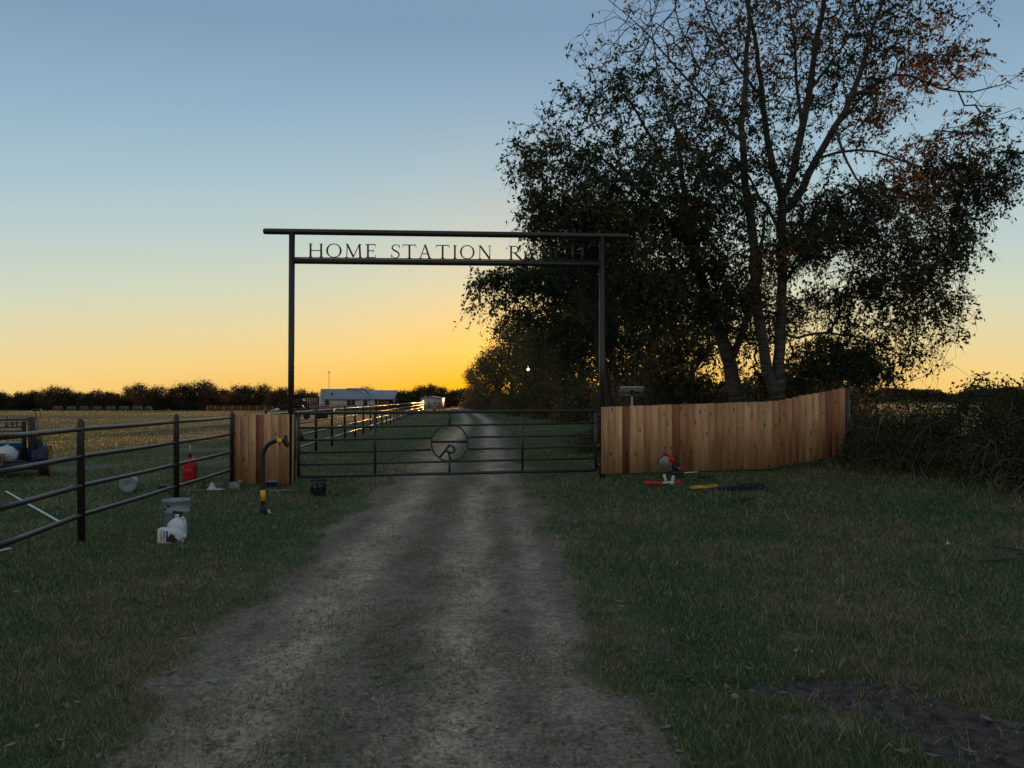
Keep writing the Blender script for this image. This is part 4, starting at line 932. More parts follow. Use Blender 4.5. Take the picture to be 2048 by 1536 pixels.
# ------------------------------------------------------------------ bramble mound on the right
def bramble():
    r = np.random.default_rng(77); root = thing('bramble_thicket', 'mound of tangled dark brambles and dead vines past the end of the board fence', 'thicket', (8.2, 12.6, float(ground_z(8.2, 12.6))))
    c0 = np.array(root.location)
    n = 150000; C = []
    lobes = [(7.3, 13.6, 1.1, 1.2, .95), (8.2, 13.0, 1.5, 1.4, 1.62), (9.6, 12.4, 1.8, 1.7, 1.85), (7.5, 14.2, .8, .8, 1.35), (8.05, 10.9, .9, .75, .75), (8.9, 11.2, 1.25, 1.1, 1.25), (11.3, 12.2, 1.8, 1.8, 1.65), (6.95, 14.6, .6, .8, .95), (10.2, 10.8, 1.4, 1.2, 1.35), (7.75, 11.9, .8, .75, 1.2), (13.2, 11.8, 2, 2, 1.6)]
    w = np.array([l[2] * l[3] for l in lobes]); w = w / w.sum()
    for (x, y, rx, ry, h), ww in zip(lobes, w):
        m = int(n * ww); p = r.normal(size=(m, 3)); p /= np.linalg.norm(p, axis=1, keepdims=True); p[:, 2] = np.abs(p[:, 2]); p *= (.68 + .32 * r.random(m) ** .6)[:, None]
        nz = fbm(p[:, 0] * 3 + x, p[:, 1] * 3 + p[:, 2] * 2 + y, 3, 3); p *= (.55 + .85 * nz)[:, None]
        q_ = p * np.array([rx, ry, h]) + np.array([x, y, 0]); q_[:, 2] += ground_z(q_[:, 0], q_[:, 1]); C.append(q_)
    C = np.vstack(C)
    keepu = r.random(len(C)) < .6 + .4 * S(C[:, 2], .5, 1.1); C = C[keepu]
    V, F_ = leaf_faces(C, .050, r, aspect=.6, hang=.2); mesh_np('foliage', V, F_, M['leaf_bush'], root, loc=c0)
    m = MB()
    for k in range(420):
        l = lobes[r.integers(len(lobes))]; a = r.random() * 6.28; a2 = a + r.normal() * .7
        sx = l[0] + math.cos(a) * l[2] * (.2 + .85 * r.random()); sy = l[1] + math.sin(a) * l[3] * (.2 + .85 * r.random())
        L = .5 + 1.1 * r.random(); ex = sx + math.cos(a2) * L * .6; ey = sy + math.sin(a2) * L * .6
        z0 = float(ground_z(sx, sy)) + l[4] * (.15 + .85 * r.random()) * .85; mid = np.array([(sx + ex) / 2, (sy + ey) / 2, z0 + .12 + .25 * r.random()])
        z1 = max(float(ground_z(ex, ey)), z0 - .2 - .8 * r.random())
        t = np.linspace(0, 1, 6)[:, None]; pts = (1 - t) ** 2 * np.array([sx, sy, z0]) + 2 * t * (1 - t) * mid + t * t * np.array([ex, ey, z1]); pts[1:-1] += r.normal(size=(4, 3)) * .02
        m.tube(pts, np.linspace(.0042, .0018, 6) * (.6 + .9 * r.random()), 4, cap=False)
    m.build('dead_vines', M['deadwood'], root, loc=c0)
    # arching grass blades at the foot
    n = 2600; k = r.integers(len(lobes), size=n); lb = np.array(lobes)[k]; a = r.random(n) * 6.28
    x = lb[:, 0] + np.cos(a) * lb[:, 2] * (.85 + .35 * r.random(n)); y = lb[:, 1] + np.sin(a) * lb[:, 3] * (.85 + .35 * r.random(n)); z = ground_z(x, y)
    h = .06 + .20 * r.random(n) ** 2; la = r.random(n) * 6.28; V = np.empty((n, 3, 3)); wv = .007
    V[:, 0] = np.stack([x - wv, y, z - .02], -1); V[:, 1] = np.stack([x + wv, y, z - .02], -1); V[:, 2] = np.stack([x + np.cos(la) * h * .7, y + np.sin(la) * h * .7, z + h], -1)
    mesh_np('grass_fringe', V, np.arange(3 * n).reshape(n, 3), M['blade_dry'], root, loc=c0)
bramble()
# bare sapling standing in the brambles
r0 = np.random.default_rng(5); mm = MB(); b0 = np.array([8.75, 13.4, .3])
def stick(px0, py0, px1, py1, d, ra, rb, jit=.03, n=7):
    a, b = PX(px0, py0, d), PX(px1, py1, d); t = np.linspace(0, 1, n)[:, None]; p = a * (1 - t) + b * t; p[1:-1] += r0.normal(size=(n - 2, 3)) * jit; mm.tube(p, np.linspace(ra, rb, n), 5, cap=False)
stick(1998, 860, 2015, 762, 13.4, .016, .007, .012); stick(2010, 787, 1996, 765, 13.4, .006, .003, .008); stick(2013, 772, 2024, 758, 13.4, .005, .003, .008); stick(2008, 800, 1992, 782, 13.4, .005, .0025); stick(2014, 765, 2018, 752, 13.4, .005, .003)
sap = mm.build('bare_sapling', M['deadwood'], None, loc=b0); tag(sap, 'thin bare sapling sticking up out of the brambles at the right edge', 'sapling')
# fallen leaning limb by the fence end
mm = MB(); stick(1716, 832, 1752, 862, 15.6, .045, .035, .02, 6); stick(1700, 815, 1720, 834, 15.6, .05, .045, .02, 5)
fl = mm.build('dead_limb', M['bark'], None, loc=PX(1752, 862, 15.6)); tag(fl, 'fallen grey limb lying between the end of the board fence and the brambles', 'branch')

# ------------------------------------------------------------------ pipe fence along the left
FH = 1.37
near = [(-140, 5.7), (163, 8.45), (353, 11.2), (464, 13.95)]
posts = [(XW(px, d), d) for px, d in near]
k = 1
while 13.95 + 3.05 * k < 110:
    d = 13.95 + 3.05 * k; posts.append((-4.19 - .0793 * d - .06 * math.exp(-(d - 14) / 8), d)); k += 1
pf = thing('pipe_fence', 'dark four-rail pipe fence with domed posts running from left foreground to far shed', 'fence', (*posts[0], 0))
def gz(x, y): return float(ground_z(x, y))
L0 = np.array([*posts[0], 0.0])
pr = .041
domed = [(pr, -.25), (pr, FH - .035), (pr * .9, FH - .01), (pr * .65, FH + .012), (pr * .3, FH + .022), (.002, FH + .026)]
pm = None
for i, (x, y) in enumerate(posts):
    z = gz(x, y)
    if pm is None:
        m = MB(); m.lathe((0, 0, 0), domed, 16); o = m.build('post', M['pipe'], pf, smooth=True); pm = o.data
    else:
        o = bpy.data.objects.new('post', pm); COL.objects.link(o); o.parent = pf
    o.location = (x - L0[0], y - L0[1], z); o.rotation_euler = (random.uniform(-.008, .008), random.uniform(-.008, .008), 0)
for hgt in (1.275, .965, .635, .305):
    m = MB(); pts = [(x - L0[0], y - L0[1], gz(x, y) + hgt) for x, y in posts]
    P2 = []
    for a, b in zip(pts[:-1], pts[1:]):
        for t in (0, .5): P2.append(tuple(np.array(a) * (1 - t) + np.array(b) * t + np.array([0, 0, -.006 if t else 0])))
    P2.append(pts[-1]); m.tube(P2, .0275, 12); m.build('rail', M['pipe'], pf, smooth=True)
# cross fence at the end, past the shed, with a red stripe of tape
ex, ey = posts[-1]
cf = thing('corral_fence', 'short dark pipe fence meeting the long one in front of the pale shed', 'fence', (ex + .4, ey + 1.0, float(base_z(ex, ey))))
for j in range(4):
    m = MB(); m.lathe((.3 + j * .68, j * .5, 0), domed, 8); m.build('post', M['pipe'], cf)
for hgt in (1.25, .95, .62, .3):
    m = MB(); m.tube([(.0, -.2, hgt), (2.5, 1.6, hgt)], .04, 6); m.build('rail', M['rust'], cf)

# ------------------------------------------------------------------ board fences
def boards(name, label, x0, d0, widths, tops, bots, fence_y, mt, catch='fence'):
    pass
def board_mesh(xs, ys, zb, zt, th=.018, r=None):
    m = MB()
    for i in range(len(xs) - 1):
        xa, xb = xs[i] + .0015, xs[i + 1] - .0015; ya, yb = ys[i], ys[i + 1]; off = r.uniform(-.002, .002)
        jt = r.uniform(-.004, .004); a, b = zb[i], zt[i] + jt
        c = .006
        V = []
        for (yo) in (-th / 2, th / 2):
            V += [(xa, ya + yo + off, a), (xb, yb + yo + off, a + r.uniform(-.003, .003)), (xb, yb + yo + off, b - c), (xb - c, yb + yo + off, b), (xa + c, ya + yo + off, b), (xa, ya + yo + off, b - c)]
        F_ = [(0, 1, 2, 3, 4, 5), (11, 10, 9, 8, 7, 6)] + [(i_, i_ + 6, (i_ + 1) % 6 + 6, (i_ + 1) % 6) for i_ in range(6)]
        m.add(V, F_)
    return m
rr = random.Random(4)
DW = 14.55
pxs = [1202 + 14.25 * i for i in range(25)] + [1202 + 14.25 * 24 + 13.85 * (j + 1) for j in range(11)]
xs = [XW(p, DW) for p in pxs]; ys = [DW + .012 * (i > 24) * (i - 24) for i in range(len(xs))]
zt = []; zb = []
for i in range(35):
    if i < 24: t = i / 24; ty = 813.5 - 11 * t; by = 947.5 - 10.5 * t
    else: t = (i - 24) / 11; ty = 801.5 - 27.5 * t; by = 935 - 26 * t
    zt.append(EYE - (ty - 800) / FPX * DW); zb.append(EYE - (by - 800) / FPX * DW)
bf = thing('board_fence', 'long fence of new vertical cedar boards right of the gate, rising at its end', 'fence', (xs[0], DW, gz(xs[0], DW)))
org = np.array(bf.location)
board_mesh(xs, ys, zb, zt, r=rr).build('boards', M['wood'], bf, loc=org)
for hz in (.22, .68, 1.13):
    m = MB(); pts = [(xs[i], ys[i] + .045, zb[i] + hz) for i in (0, 12, 24, 34)]
    for a, b in zip(pts[:-1], pts[1:]): m.tube([a, b], .03, 4)
    m.build('backing_rail', M['pipe'], bf, loc=org)
for i in (12, 24):
    m = MB(); m.lathe((xs[i], ys[i] + .13, 0), [(.05, 0), (.05, zt[i] + (.03 if i == 12 else .0))], 10); m.build('post', M['pipe'], bf, loc=org)
m = MB(); m.box((xs[-1] + .022, ys[-1] + .02, (zt[34] + zb[34]) / 2 + .0), (.03, .03, 1.36)); m.tube([(xs[-1] + .09, ys[-1] + .12, zb[34] - .3), (xs[-1] + .09, ys[-1] + .12, zt[34] + .02)], .05, 12); m.build('post', M['pipe'], bf, loc=org)

# left panel between the third pipe post and the arch post
pxl = [466 + 15.25 * i for i in range(9)]; dl = [14.05 + .03 * i for i in range(9)]
xl = [XW(p, d) for p, d in zip(pxl, dl)]
ztl = [EYE - (829 - .1 * i - 800) / FPX * dl[i] for i in range(8)]; zbl = [EYE - (966.5 + .3 * i - 800) / FPX * dl[i] for i in range(8)]
lf = thing('short_board_fence', 'short panel of eight vertical cedar boards between the pipe fence and the left arch post', 'fence panel', (xl[0], dl[0], gz(xl[0], dl[0])))
org = np.array(lf.location)
board_mesh(xl, dl, zbl, ztl, r=rr).build('boards', M['wood'], lf, loc=org)
for hz in (.25, 1.05):
    m = MB(); m.tube([(xl[0], dl[0] + .045, zbl[0] + hz), (xl[-1], dl[-1] + .045, zbl[-1] + hz)], .03, 4); m.build('backing_rail', M['pipe'], lf, loc=org)
m = MB(); m.box((xl[-1] + .008, dl[-1] + .03, .70), (.012, .05, 1.32)); m.build('edge_strip', M['pipe'], lf, loc=org)

# ------------------------------------------------------------------ entrance arch with lettering
AL = np.array([XW(584, 14.32), 14.32]); AR = np.array([XW(1204, 14.62), 14.62])
arch = thing('entrance_arch', 'tall dark steel pipe entrance arch spelling HOME STATION RANCH over the drive', 'arch', (*AL, gz(*AL)))
org = np.array(arch.location)
for q_, lean in ((AL, 0.03), (AR, 0.0)):
    m = MB(); m.tube([(q_[0] - lean, q_[1], -.3), (q_[0], q_[1], 4.80)], .057, 20); m.build('post', M['pipe'], arch, smooth=True, loc=org)
u = (AR - AL); Lw = np.linalg.norm(u); u = u / Lw
def along(t, z): return np.array([AL[0] + u[0] * t, AL[1] + u[1] * t, z])
m = MB(); aa, bb = along(-.52, 4.815), along(Lw + .52, 4.795)
m.tube([aa - np.array([.015, 0, 0]), aa, bb, bb + np.array([.015, 0, 0])], [.042, .057, .057, .042], 20); m.build('top_beam', M['pipe'], arch, smooth=True, loc=org)
m = MB(); m.tube([along(.05, 4.255), along(Lw - .05, 4.245)], .055, 20); m.build('letter_beam', M['pipe'], arch, smooth=True, loc=org)
m = MB(); m.tube([along(.05, 4.322), along(Lw - .05, 4.312)], .010, 6); m.build('letter_base_bar', M['pipe'], arch, loc=org)
# serif capitals as plate outlines, unit height 1
TH = .135; TN = .062; SF = .045
def serif(m, x, z, w=.13): m.bar((x - w, z + (SF / 2 if z < .5 else -SF / 2)), (x + w, z + (SF / 2 if z < .5 else -SF / 2)), SF)
def ring(m, cx, cz, rx, rz, a0, a1, n=26, thick=TH, thin=TN):
    prev = None
    for i in range(n + 1):
        a = a0 + (a1 - a0) * i / n; w = thin + (thick - thin) * abs(math.cos(a)) ** 1.2
        ox, oz = cx + rx * math.cos(a), cz + rz * math.sin(a); ix, iz = cx + (rx - w) * math.cos(a), cz + (rz - thin) * math.sin(a)
        if prev: m.prism([prev[0], (ox, oz), (ix, iz), prev[1]] if a1 > a0 else [prev[1], (ix, iz), (ox, oz), prev[0]], -.022, .022)
        prev = ((ox, oz), (ix, iz))
def glyph(c, w):
    m = MB(); B = lambda a, b, t, t2=None: m.bar(a, b, t, -.022, .022, t2); sw = min(.17, w * .25)
    if c == 'H':
        for x in (sw, w - sw): B((x, 0), (x, 1), TH); serif(m, x, 0); serif(m, x, 1)
        B((sw, .5), (w - sw, .5), TN)
    elif c == 'O': ring(m, w / 2, .5, w / 2, .52, 0, 2 * math.pi, 30)
    elif c == 'M':
        B((sw, 0), (sw + .05, 1), TN); B((w - sw, 0), (w - sw - .05, 1), TH); B((sw + .03, 1), (w / 2, .05), TH); B((w / 2, .05), (w - sw - .06, 1), TN)
        serif(m, sw, 0, .12); serif(m, w - sw, 0, .12); serif(m, sw - .02, 1, .08); serif(m, w - sw + .02, 1, .08)
    elif c == 'E':
        B((sw, 0), (sw, 1), TH); B((0, .975), (w, .975), TN); B((0, .025), (w, .025), TN); B((sw, .52), (w * .8, .52), TN)
        B((w - .02, .97), (w - .02, .80), .04); B((w - .02, .03), (w, .22), .04); B((w * .8, .43), (w * .8, .61), .04)
    elif c == 'S':
        P_ = [(w * .93, .80), (w * .80, .95), (w * .5, 1.0), (w * .2, .93), (w * .1, .76), (w * .22, .62), (w * .5, .53), (w * .8, .42), (w * .93, .25), (w * .8, .07), (w * .5, -.01), (w * .2, .05), (w * .05, .22)]
        tt = [.04, .05, .05, .07, .10, .11, .12, .11, .10, .07, .05, .05, .04]
        Q = np.array(P_); n = 36; t = np.linspace(0, len(P_) - 1, n)
        X = np.interp(t, range(len(P_)), Q[:, 0]); Z = np.interp(t, range(len(P_)), Q[:, 1]); Tt = np.interp(t, range(len(P_)), tt)
        for _ in range(2): X[1:-1] = (X[:-2] + 2 * X[1:-1] + X[2:]) / 4; Z[1:-1] = (Z[:-2] + 2 * Z[1:-1] + Z[2:]) / 4
        dX, dZ = np.gradient(X), np.gradient(Z); LL = np.hypot(dX, dZ); nxv, nzv = -dZ / LL, dX / LL
        for i in range(n - 1):
            m.prism([(X[i] + nxv[i] * Tt[i] / 2, Z[i] + nzv[i] * Tt[i] / 2), (X[i + 1] + nxv[i + 1] * Tt[i + 1] / 2, Z[i + 1] + nzv[i + 1] * Tt[i + 1] / 2), (X[i + 1] - nxv[i + 1] * Tt[i + 1] / 2, Z[i + 1] - nzv[i + 1] * Tt[i + 1] / 2), (X[i] - nxv[i] * Tt[i] / 2, Z[i] - nzv[i] * Tt[i] / 2)], -.022, .022)
        B((w * .95, .98), (w * .93, .72), .04); B((w * .05, .02), (w * .05, .28), .04)
    elif c == 'T':
        B((w / 2, 0), (w / 2, 1), TH); B((0, .975), (w, .975), TN); serif(m, w / 2, 0, .15); B((.02, .97), (0, .78), .04); B((w - .02, .97), (w, .78), .04)
    elif c == 'A':
        B((.1, 0), (w / 2 - .01, 1), TN); B((w - .12, 0), (w / 2 - .01, 1.02), TH); B((w * .28, .34), (w * .72, .34), TN); serif(m, .1, 0, .11); serif(m, w - .12, 0, .13)
    elif c == 'I': B((w / 2, 0), (w / 2, 1), TH); serif(m, w / 2, 0, .14); serif(m, w / 2, 1, .14)
    elif c == 'N':
        B((sw, 0), (sw, 1), TN); B((w - sw, 0), (w - sw, 1), TN); B((sw, 1), (w - sw, .02), TH); serif(m, sw, 0, .12); serif(m, w - sw, 1, .13); serif(m, sw - .03, 1, .1)
    elif c == 'R':
        B((sw, 0), (sw, 1), TH); serif(m, sw, 0); B((.02, .975), (sw, .975), TN); B((sw, .975), (w * .52, .975), TN); B((sw, .50), (w * .52, .50), TN)
        ring(m, w * .50, .74, w * .30, .26, -math.pi / 2, math.pi / 2, 12); B((w * .45, .5), (w - .06, .02), TH); B((w - .1, .02), (w + .04, .02), SF)
    elif c == 'C':
        ring(m, w / 2, .5, w / 2, .52, math.pi * .24, math.pi * 1.76, 26); B((w * .88, .98), (w * .88, .70), .04)
    return m
letters = [('H', 298, 375), ('O', 390, 468), ('M', 483, 575), ('E', 592, 642), ('S', 722, 768), ('T', 782, 850), ('A', 865, 928), ('T', 953, 1020), ('I', 1036, 1062), ('O', 1075, 1150), ('N', 1165, 1240),
           ('R', 1325, 1392), ('A', 1396, 1460), ('N', 1474, 1548), ('C', 1560, 1628), ('H', 1640, 1716)]
PXM = 1500 / 14.45
LH = .262
for c, a, b in letters:
    pa, pb = a / 2.56 + 500, b / 2.56 + 500
    ta = (XW(pa, 14.32 + .3 * (pa - 584) / 620) - AL[0]) / u[0]; wd = (pb - pa) / PXM
    m = glyph(c, wd / LH); V = np.vstack(m.v)
    base = along(ta, 4.33 - .010 * ta / Lw)
    ang = math.atan2(u[1], u[0]); V2 = V * np.array([LH, .25, LH]); V2 = rot(V2, rz=ang) + base
    m.v = [V2]; m.build('letter', M['cutsteel'], arch, loc=org)

# ------------------------------------------------------------------ gate
GL = np.array([XW(597, 13.75), 13.75]); GR = np.array([XW(1192, 14.55), 14.55])
gate = thing('ranch_gate', 'dark six-rail pipe gate across the drive with a round brand emblem in the middle', 'gate', (*GR, gz(*GR)))
org = np.array(gate.location)
zl = [1.355, 1.087, .862, .633, .412, .192]; zr = [1.395, 1.157, .922, .700, .468, .237]
def gp(px, row_t=None):
    t = (px - 597) / (1192 - 597); d = 1 / ((1 - t) / 13.75 + t / 14.55); return np.array([XW(px, d), d])
def gzr(px, i):
    q_ = gp(px); s_ = (q_[1] - 13.75) / .8; return zl[i] * (1 - s_) + zr[i] * s_
def gpt(px, i): q_ = gp(px); return (q_[0], q_[1], gzr(px, i))
for i in range(6):
    rad_ = .030 if i in (0, 5) else .021
    spans = [(597, 1192)] if i in (0, 1, 4, 5) else ( [(597, 862), (936, 1192)])
    if i == 0: spans = [(588, 1194)]
    for a, b in spans:
        m = MB(); m.tube([gpt(a, i), gpt(b, i)], rad_, 12); m.build('rail', M['gate'], gate, smooth=True, loc=org)
for px, w_, i0, i1 in ((597, .030, 0, 5), (750, .024, 0, 5), (1045, .024, 0, 5), (1192, .030, 0, 5)):
    m = MB(); m.tube([gpt(px, i0), gpt(px, i1)], w_, 12); m.build('upright', M['gate'], gate, smooth=True, loc=org)
# brand ring
rc = gp(899); rz0 = EYE - (885.5 - 800) / FPX * rc[1]; RR = 36.5 / FPX * rc[1]
gu = GR - GL; gu = gu / np.linalg.norm(gu)
def ringpt(x, z): return np.array([rc[0] + gu[0] * x, rc[1] + gu[1] * x, rz0 + z])
m = MB(); n = 48; Vv = []; 
for i in range(n):
    a = i / n * 2 * math.pi
    for rr2, yo in ((RR + .014, -.02), (RR + .014, .02), (RR - .016, .02), (RR - .016, -.02)):
        p = ringpt(rr2 * math.cos(a), rr2 * math.sin(a)); Vv.append((p[0] - gu[1] * yo, p[1] + gu[0] * yo, p[2]))
m.add(Vv, [(i * 4 + j, i * 4 + (j + 1) % 4, ((i + 1) % n) * 4 + (j + 1) % 4, ((i + 1) % n) * 4 + j) for i in range(n) for j in range(4)])
m.build('brand_ring', M['gate'], gate, loc=org)
for px_, i_, zz in ((899, 0, RR), (899, 5, -RR)):
    m = MB(); m.tube([gpt(px_, i_), tuple(ringpt(0, zz))], .022, 10); m.build('upright', M['gate'], gate, smooth=True, loc=org)
def ringplate(m):
    V = np.vstack(m.v); m.v = [np.stack([rc[0] + gu[0] * V[:, 0] - gu[1] * V[:, 1], rc[1] + gu[1] * V[:, 0] + gu[0] * V[:, 1], rz0 + V[:, 2]], -1)]; return m
m = MB(); m.bar((-RR, .018), (RR, .018), .046, -.008, .008); ringplate(m).build('brand_bar', M['rust'] if False else M['cutsteel'], gate, loc=org)
m = MB(); s1 = 1 / 3.531 / FPX * rc[1]
def cpt(x, y): return ((x - 1833) * s1, -(y - 585) * s1)
B = lambda a, b, t=.044: m.bar(cpt(*a), cpt(*b), t, -.008, .008)
B((1836, 598), (1762, 690)); B((1748, 682), (1778, 702), .02)
arc = [(1822, 604), (1848, 606), (1866, 620), (1871, 640), (1858, 655), (1836, 656), (1806, 640)]
for a, b in zip(arc[:-1], arc[1:]): B(a, b, .040)
B((1826, 652), (1842, 706)); B((1830, 708), (1856, 704), .02)
ringplate(m).build('brand_letter', M['cutsteel'], gate, loc=org)
# latch chain box at the left end, hinges at the right
m = MB(); m.box((gp(600)[0], gp(600)[1] - .02, .93), (.07, .07, .16), bev=.01); m.tube([(gp(600)[0] + .02, gp(600)[1], 1.0), (gp(606)[0], gp(606)[1], .87)], .02, 8); m.build('latch', M['black_plastic'], gate, loc=org)
for z_ in (1.30, .33):
    m = MB(); m.box(((GR[0] + AR[0]) / 2, (GR[1] + AR[1]) / 2, z_), (.13, .05, .09), bev=.006); m.build('hinge', M['gate'], gate, loc=org)

# ------------------------------------------------------------------ keypad gooseneck post
gx0, gd = XW(526, 10.45), 10.45; g0 = gz(gx0, gd)
gn = thing('gooseneck_post', 'black bent gooseneck pipe post with two yellow stickers in front of the left board panel', 'post', (gx0, gd, g0))
m = MB(); ht = 1.03; rb = .22; pts = [(0, 0, -.1), (0, 0, .2), (0, 0, ht - rb)] + [(rb - rb * math.cos(a), 0, ht - rb + rb * math.sin(a)) for a in np.linspace(.12, math.pi / 2, 9)] + [(.29, 0, ht)]
m.tube(pts, .030, 16); m.build('bent_pipe', M['black_plastic'], gn, smooth=True)
m = MB(); m.box((.315, 0, ht + .005), (.045, .06, .15), bev=.012); m.box((.335, 0, ht - .05), (.05, .05, .085), bev=.012); m.build('mount_plate', M['black_plastic'], gn)
m = MB(); m.lathe((.235, 0, ht), [(.0315, -.035), (.0315, .035)], 16, axis='x'); m.build('sticker', M['yellow'], gn)
m = MB(); m.lathe((0, 0, .27), [(.0315, -.075), (.0315, .075)], 16); m.build('sticker', M['yellow'], gn)
m = MB(); m.lathe((0, 0, .0), [(.042, -.05), (.042, .10), (.03, .13)], 12); m.build('base_sleeve', M['darkblue'], gn)

# ------------------------------------------------------------------ pails, jugs and cans on the left
def at(px, py_base, d): 
    x = XW(px, d); return x, d, gz(x, d)
x, y, z = at(353, 1080, 8.95)
pail = thing('metal_pail', 'open grey metal pail with spilled brown stain by the second fence post', 'pail', (x, y, z))
m = MB(); m.lathe((0, 0, 0), [(.128, 0), (.135, .01), (.14, .27), (.146, .275), (.146, .285), (.14, .29), (.143, .40), (.156, .405), (.158, .415), (.152, .42), (.142, .41), (.135, .20), (.13, .03)], 32); m.build('body', M['galv'], pail, smooth=False)
m = MB(); m.tube([(.158 * math.cos(a), .158 * math.sin(a), .415 - .02 * (1 if a > 3.3 else 0)) for a in np.linspace(0, 6.2, 26)], .004, 5); m.tube([(-.155, 0, .39), (-.19, -.02, .30), (-.17, -.03, .2), (-.145, -.05, .16)], .004, 5); m.build('wire_handle', M['galv'], pail)
m = MB()
for k_, (a, zz, w_, h_) in enumerate([(-1.15, .22, .07, .09), (-1.0, .27, .10, .05), (-.85, .19, .05, .12), (-1.3, .29, .04, .03), (-2.2, .32, .03, .05), (-1.8, .36, .05, .02)]):
    rad2 = .1455 + .0008 * k_; n2 = 7; V = []
    for i in range(n2):
        t = a + (i / (n2 - 1) - .5) * w_ / .14; hh = h_ * (.35 + .65 * math.sin(math.pi * (i + .6) / n2)) 
        V += [(rad2 * math.cos(t), rad2 * math.sin(t), zz - hh * (.5 + .3 * (i % 2))), (rad2 * math.cos(t), rad2 * math.sin(t), zz + hh * .5)]
    m.add(V, [(2 * i, 2 * i + 2, 2 * i + 3, 2 * i + 1) for i in range(n2 - 1)])
m.build('stain_drips', M['stain'], pail)

def jug(name, label, x, y, z, rz=0, lying=False, group=None):
    root = thing(name, label, 'jug', (x, y, z), rz, group)
    def T(V):
        if lying: V = rot(V, rx=0, ry=math.pi / 2); V = V + np.array([-.13, 0, .075])
        return V
    m = MB(); prof = [(0, .0), (.0, .005), (.0, .17), (.2, .20), (.55, .24), (.72, .262)]
    hw, hd = .097, .072
    secs = [(1, 0, .94), (1, .01, 1), (1, .165, 1), (1, .19, .93), (1, .215, .72), (1, .235, .46), (1, .25, .24), (1, .262, .22)]
    k_ = 16; V = []
    for _, zz, s_ in secs:
        for j in range(k_):
            a = (j + .5) / k_ * 2 * math.pi; c, s2 = math.cos(a), math.sin(a); p = .45
            V.append((hw * s_ * np.sign(c) * abs(c) ** p, hd * s_ * np.sign(s2) * abs(s2) ** p, zz))
    F_ = [(i * k_ + j, i * k_ + (j + 1) % k_, (i + 1) * k_ + (j + 1) % k_, (i + 1) * k_ + j) for i in range(len(secs) - 1) for j in range(k_)]
    F_ += [tuple(range(k_ - 1, -1, -1)), tuple(range((len(secs) - 1) * k_, len(secs) * k_))]
    m.add(V, F_); m.xf(T); m.build('body', M['white_plastic'], root, smooth=False)
    m = MB(); m.lathe((0, 0, .262), [(.024, 0), (.024, .022), (.02, .025)], 14); m.xf(T); m.build('cap', M['white_plastic'], root)
    m = MB(); m.tube([(.03, -.0, .235), (.06, 0, .255), (.088, 0, .23), (.094, 0, .18), (.09, 0, .15)], .011, 8); m.xf(T); m.build('handle', M['white_plastic'], root)
    m = MB(); m.box((-.02, -hd - .0015, .105), (.10, .002, .018)); m.box((-.03, -hd - .0015, .075), (.085, .002, .010)); m.xf(T); m.build('label_print', M['ink'], root)
    m = MB(); m.box((-.03, -hd - .0012, .045), (.12, .002, .018)); m.xf(T); m.build('label_stripe', M['green_label'], root)
    return root
x, y, z = at(354, 1072, 8.62); jug('white_jug', 'upright white plastic gallon jug with dark drips, leaning against the grey pail', x, y, z, .06)
x, y, z = at(343, 1080, 8.42)
j2 = jug('white_jug', 'white plastic jug lying on its side in the grass in front of the grey pail', x, y, z, .12, True)
m = MB(); rj = np.random.default_rng(3)
for k_ in range(9):
    cx, cz = .02 + .08 * rj.random(), .02 + .10 * rj.random(); n2 = 9; V = [(cx, -.0985 - .0004 * k_, cz)]
    for i in range(n2): a = i / n2 * 6.28; q_ = .008 + .022 * rj.random(); V.append((cx + q_ * math.cos(a) * 1.5, -.0985 - .0004 * k_, cz + q_ * math.sin(a)))
    m.add(V, [(0, i + 1, (i + 1) % n2 + 1) for i in range(n2)])
m.xf(lambda V: V + np.array([-.03, .022, 0])); m.build('stain_drips', M['stain'], j2)

x, y, z = at(380, 961, 14.75)
gc = thing('fuel_can', 'tall red plastic fuel can with a spout, standing behind the pipe fence', 'fuel can', (x, y, z), .15)
m = MB(); k_ = 16; V = []; secs = [(0, .92), (.02, 1), (.33, 1), (.37, .97), (.44, .66), (.475, .36), (.49, .33)]
for zz, s_ in secs:
    for j in range(k_):
        a = (j + .5) / k_ * 2 * math.pi; c, s2 = math.cos(a), math.sin(a); V.append((.128 * s_ * np.sign(c) * abs(c) ** .4, .11 * s_ * np.sign(s2) * abs(s2) ** .4, zz))
m.add(V, [(i * k_ + j, i * k_ + (j + 1) % k_, (i + 1) * k_ + (j + 1) % k_, (i + 1) * k_ + j) for i in range(len(secs) - 1) for j in range(k_)] + [tuple(range(k_ - 1, -1, -1)), tuple(range((len(secs) - 1) * k_, len(secs) * k_))])
m.build('body', M['red_plastic'], gc)
m = MB(); m.lathe((0, 0, .49), [(.048, 0), (.048, .03), (.03, .05), (.022, .07), (.014, .085)], 14); m.build('cap', M['black_plastic'], gc)
m = MB(); m.tube([(0, 0, .56), (.003, 0, .72)], .009, 8); m.build('spout', M['white_plastic'], gc)
m = MB(); m.tube([(.003, 0, .72), (.004, 0, .85)], .007, 8); m.build('spout_tip', M['black_plastic'], gc)
m = MB(); m.box((0, -.112, .10), (.19, .006, .006)); m.box((0, -.112, .30), (.19, .006, .006)); m.box((0, -.1115, .2), (.12, .004, .12), bev=.003); m.build('moulded_ribs', M['red_plastic'], gc)

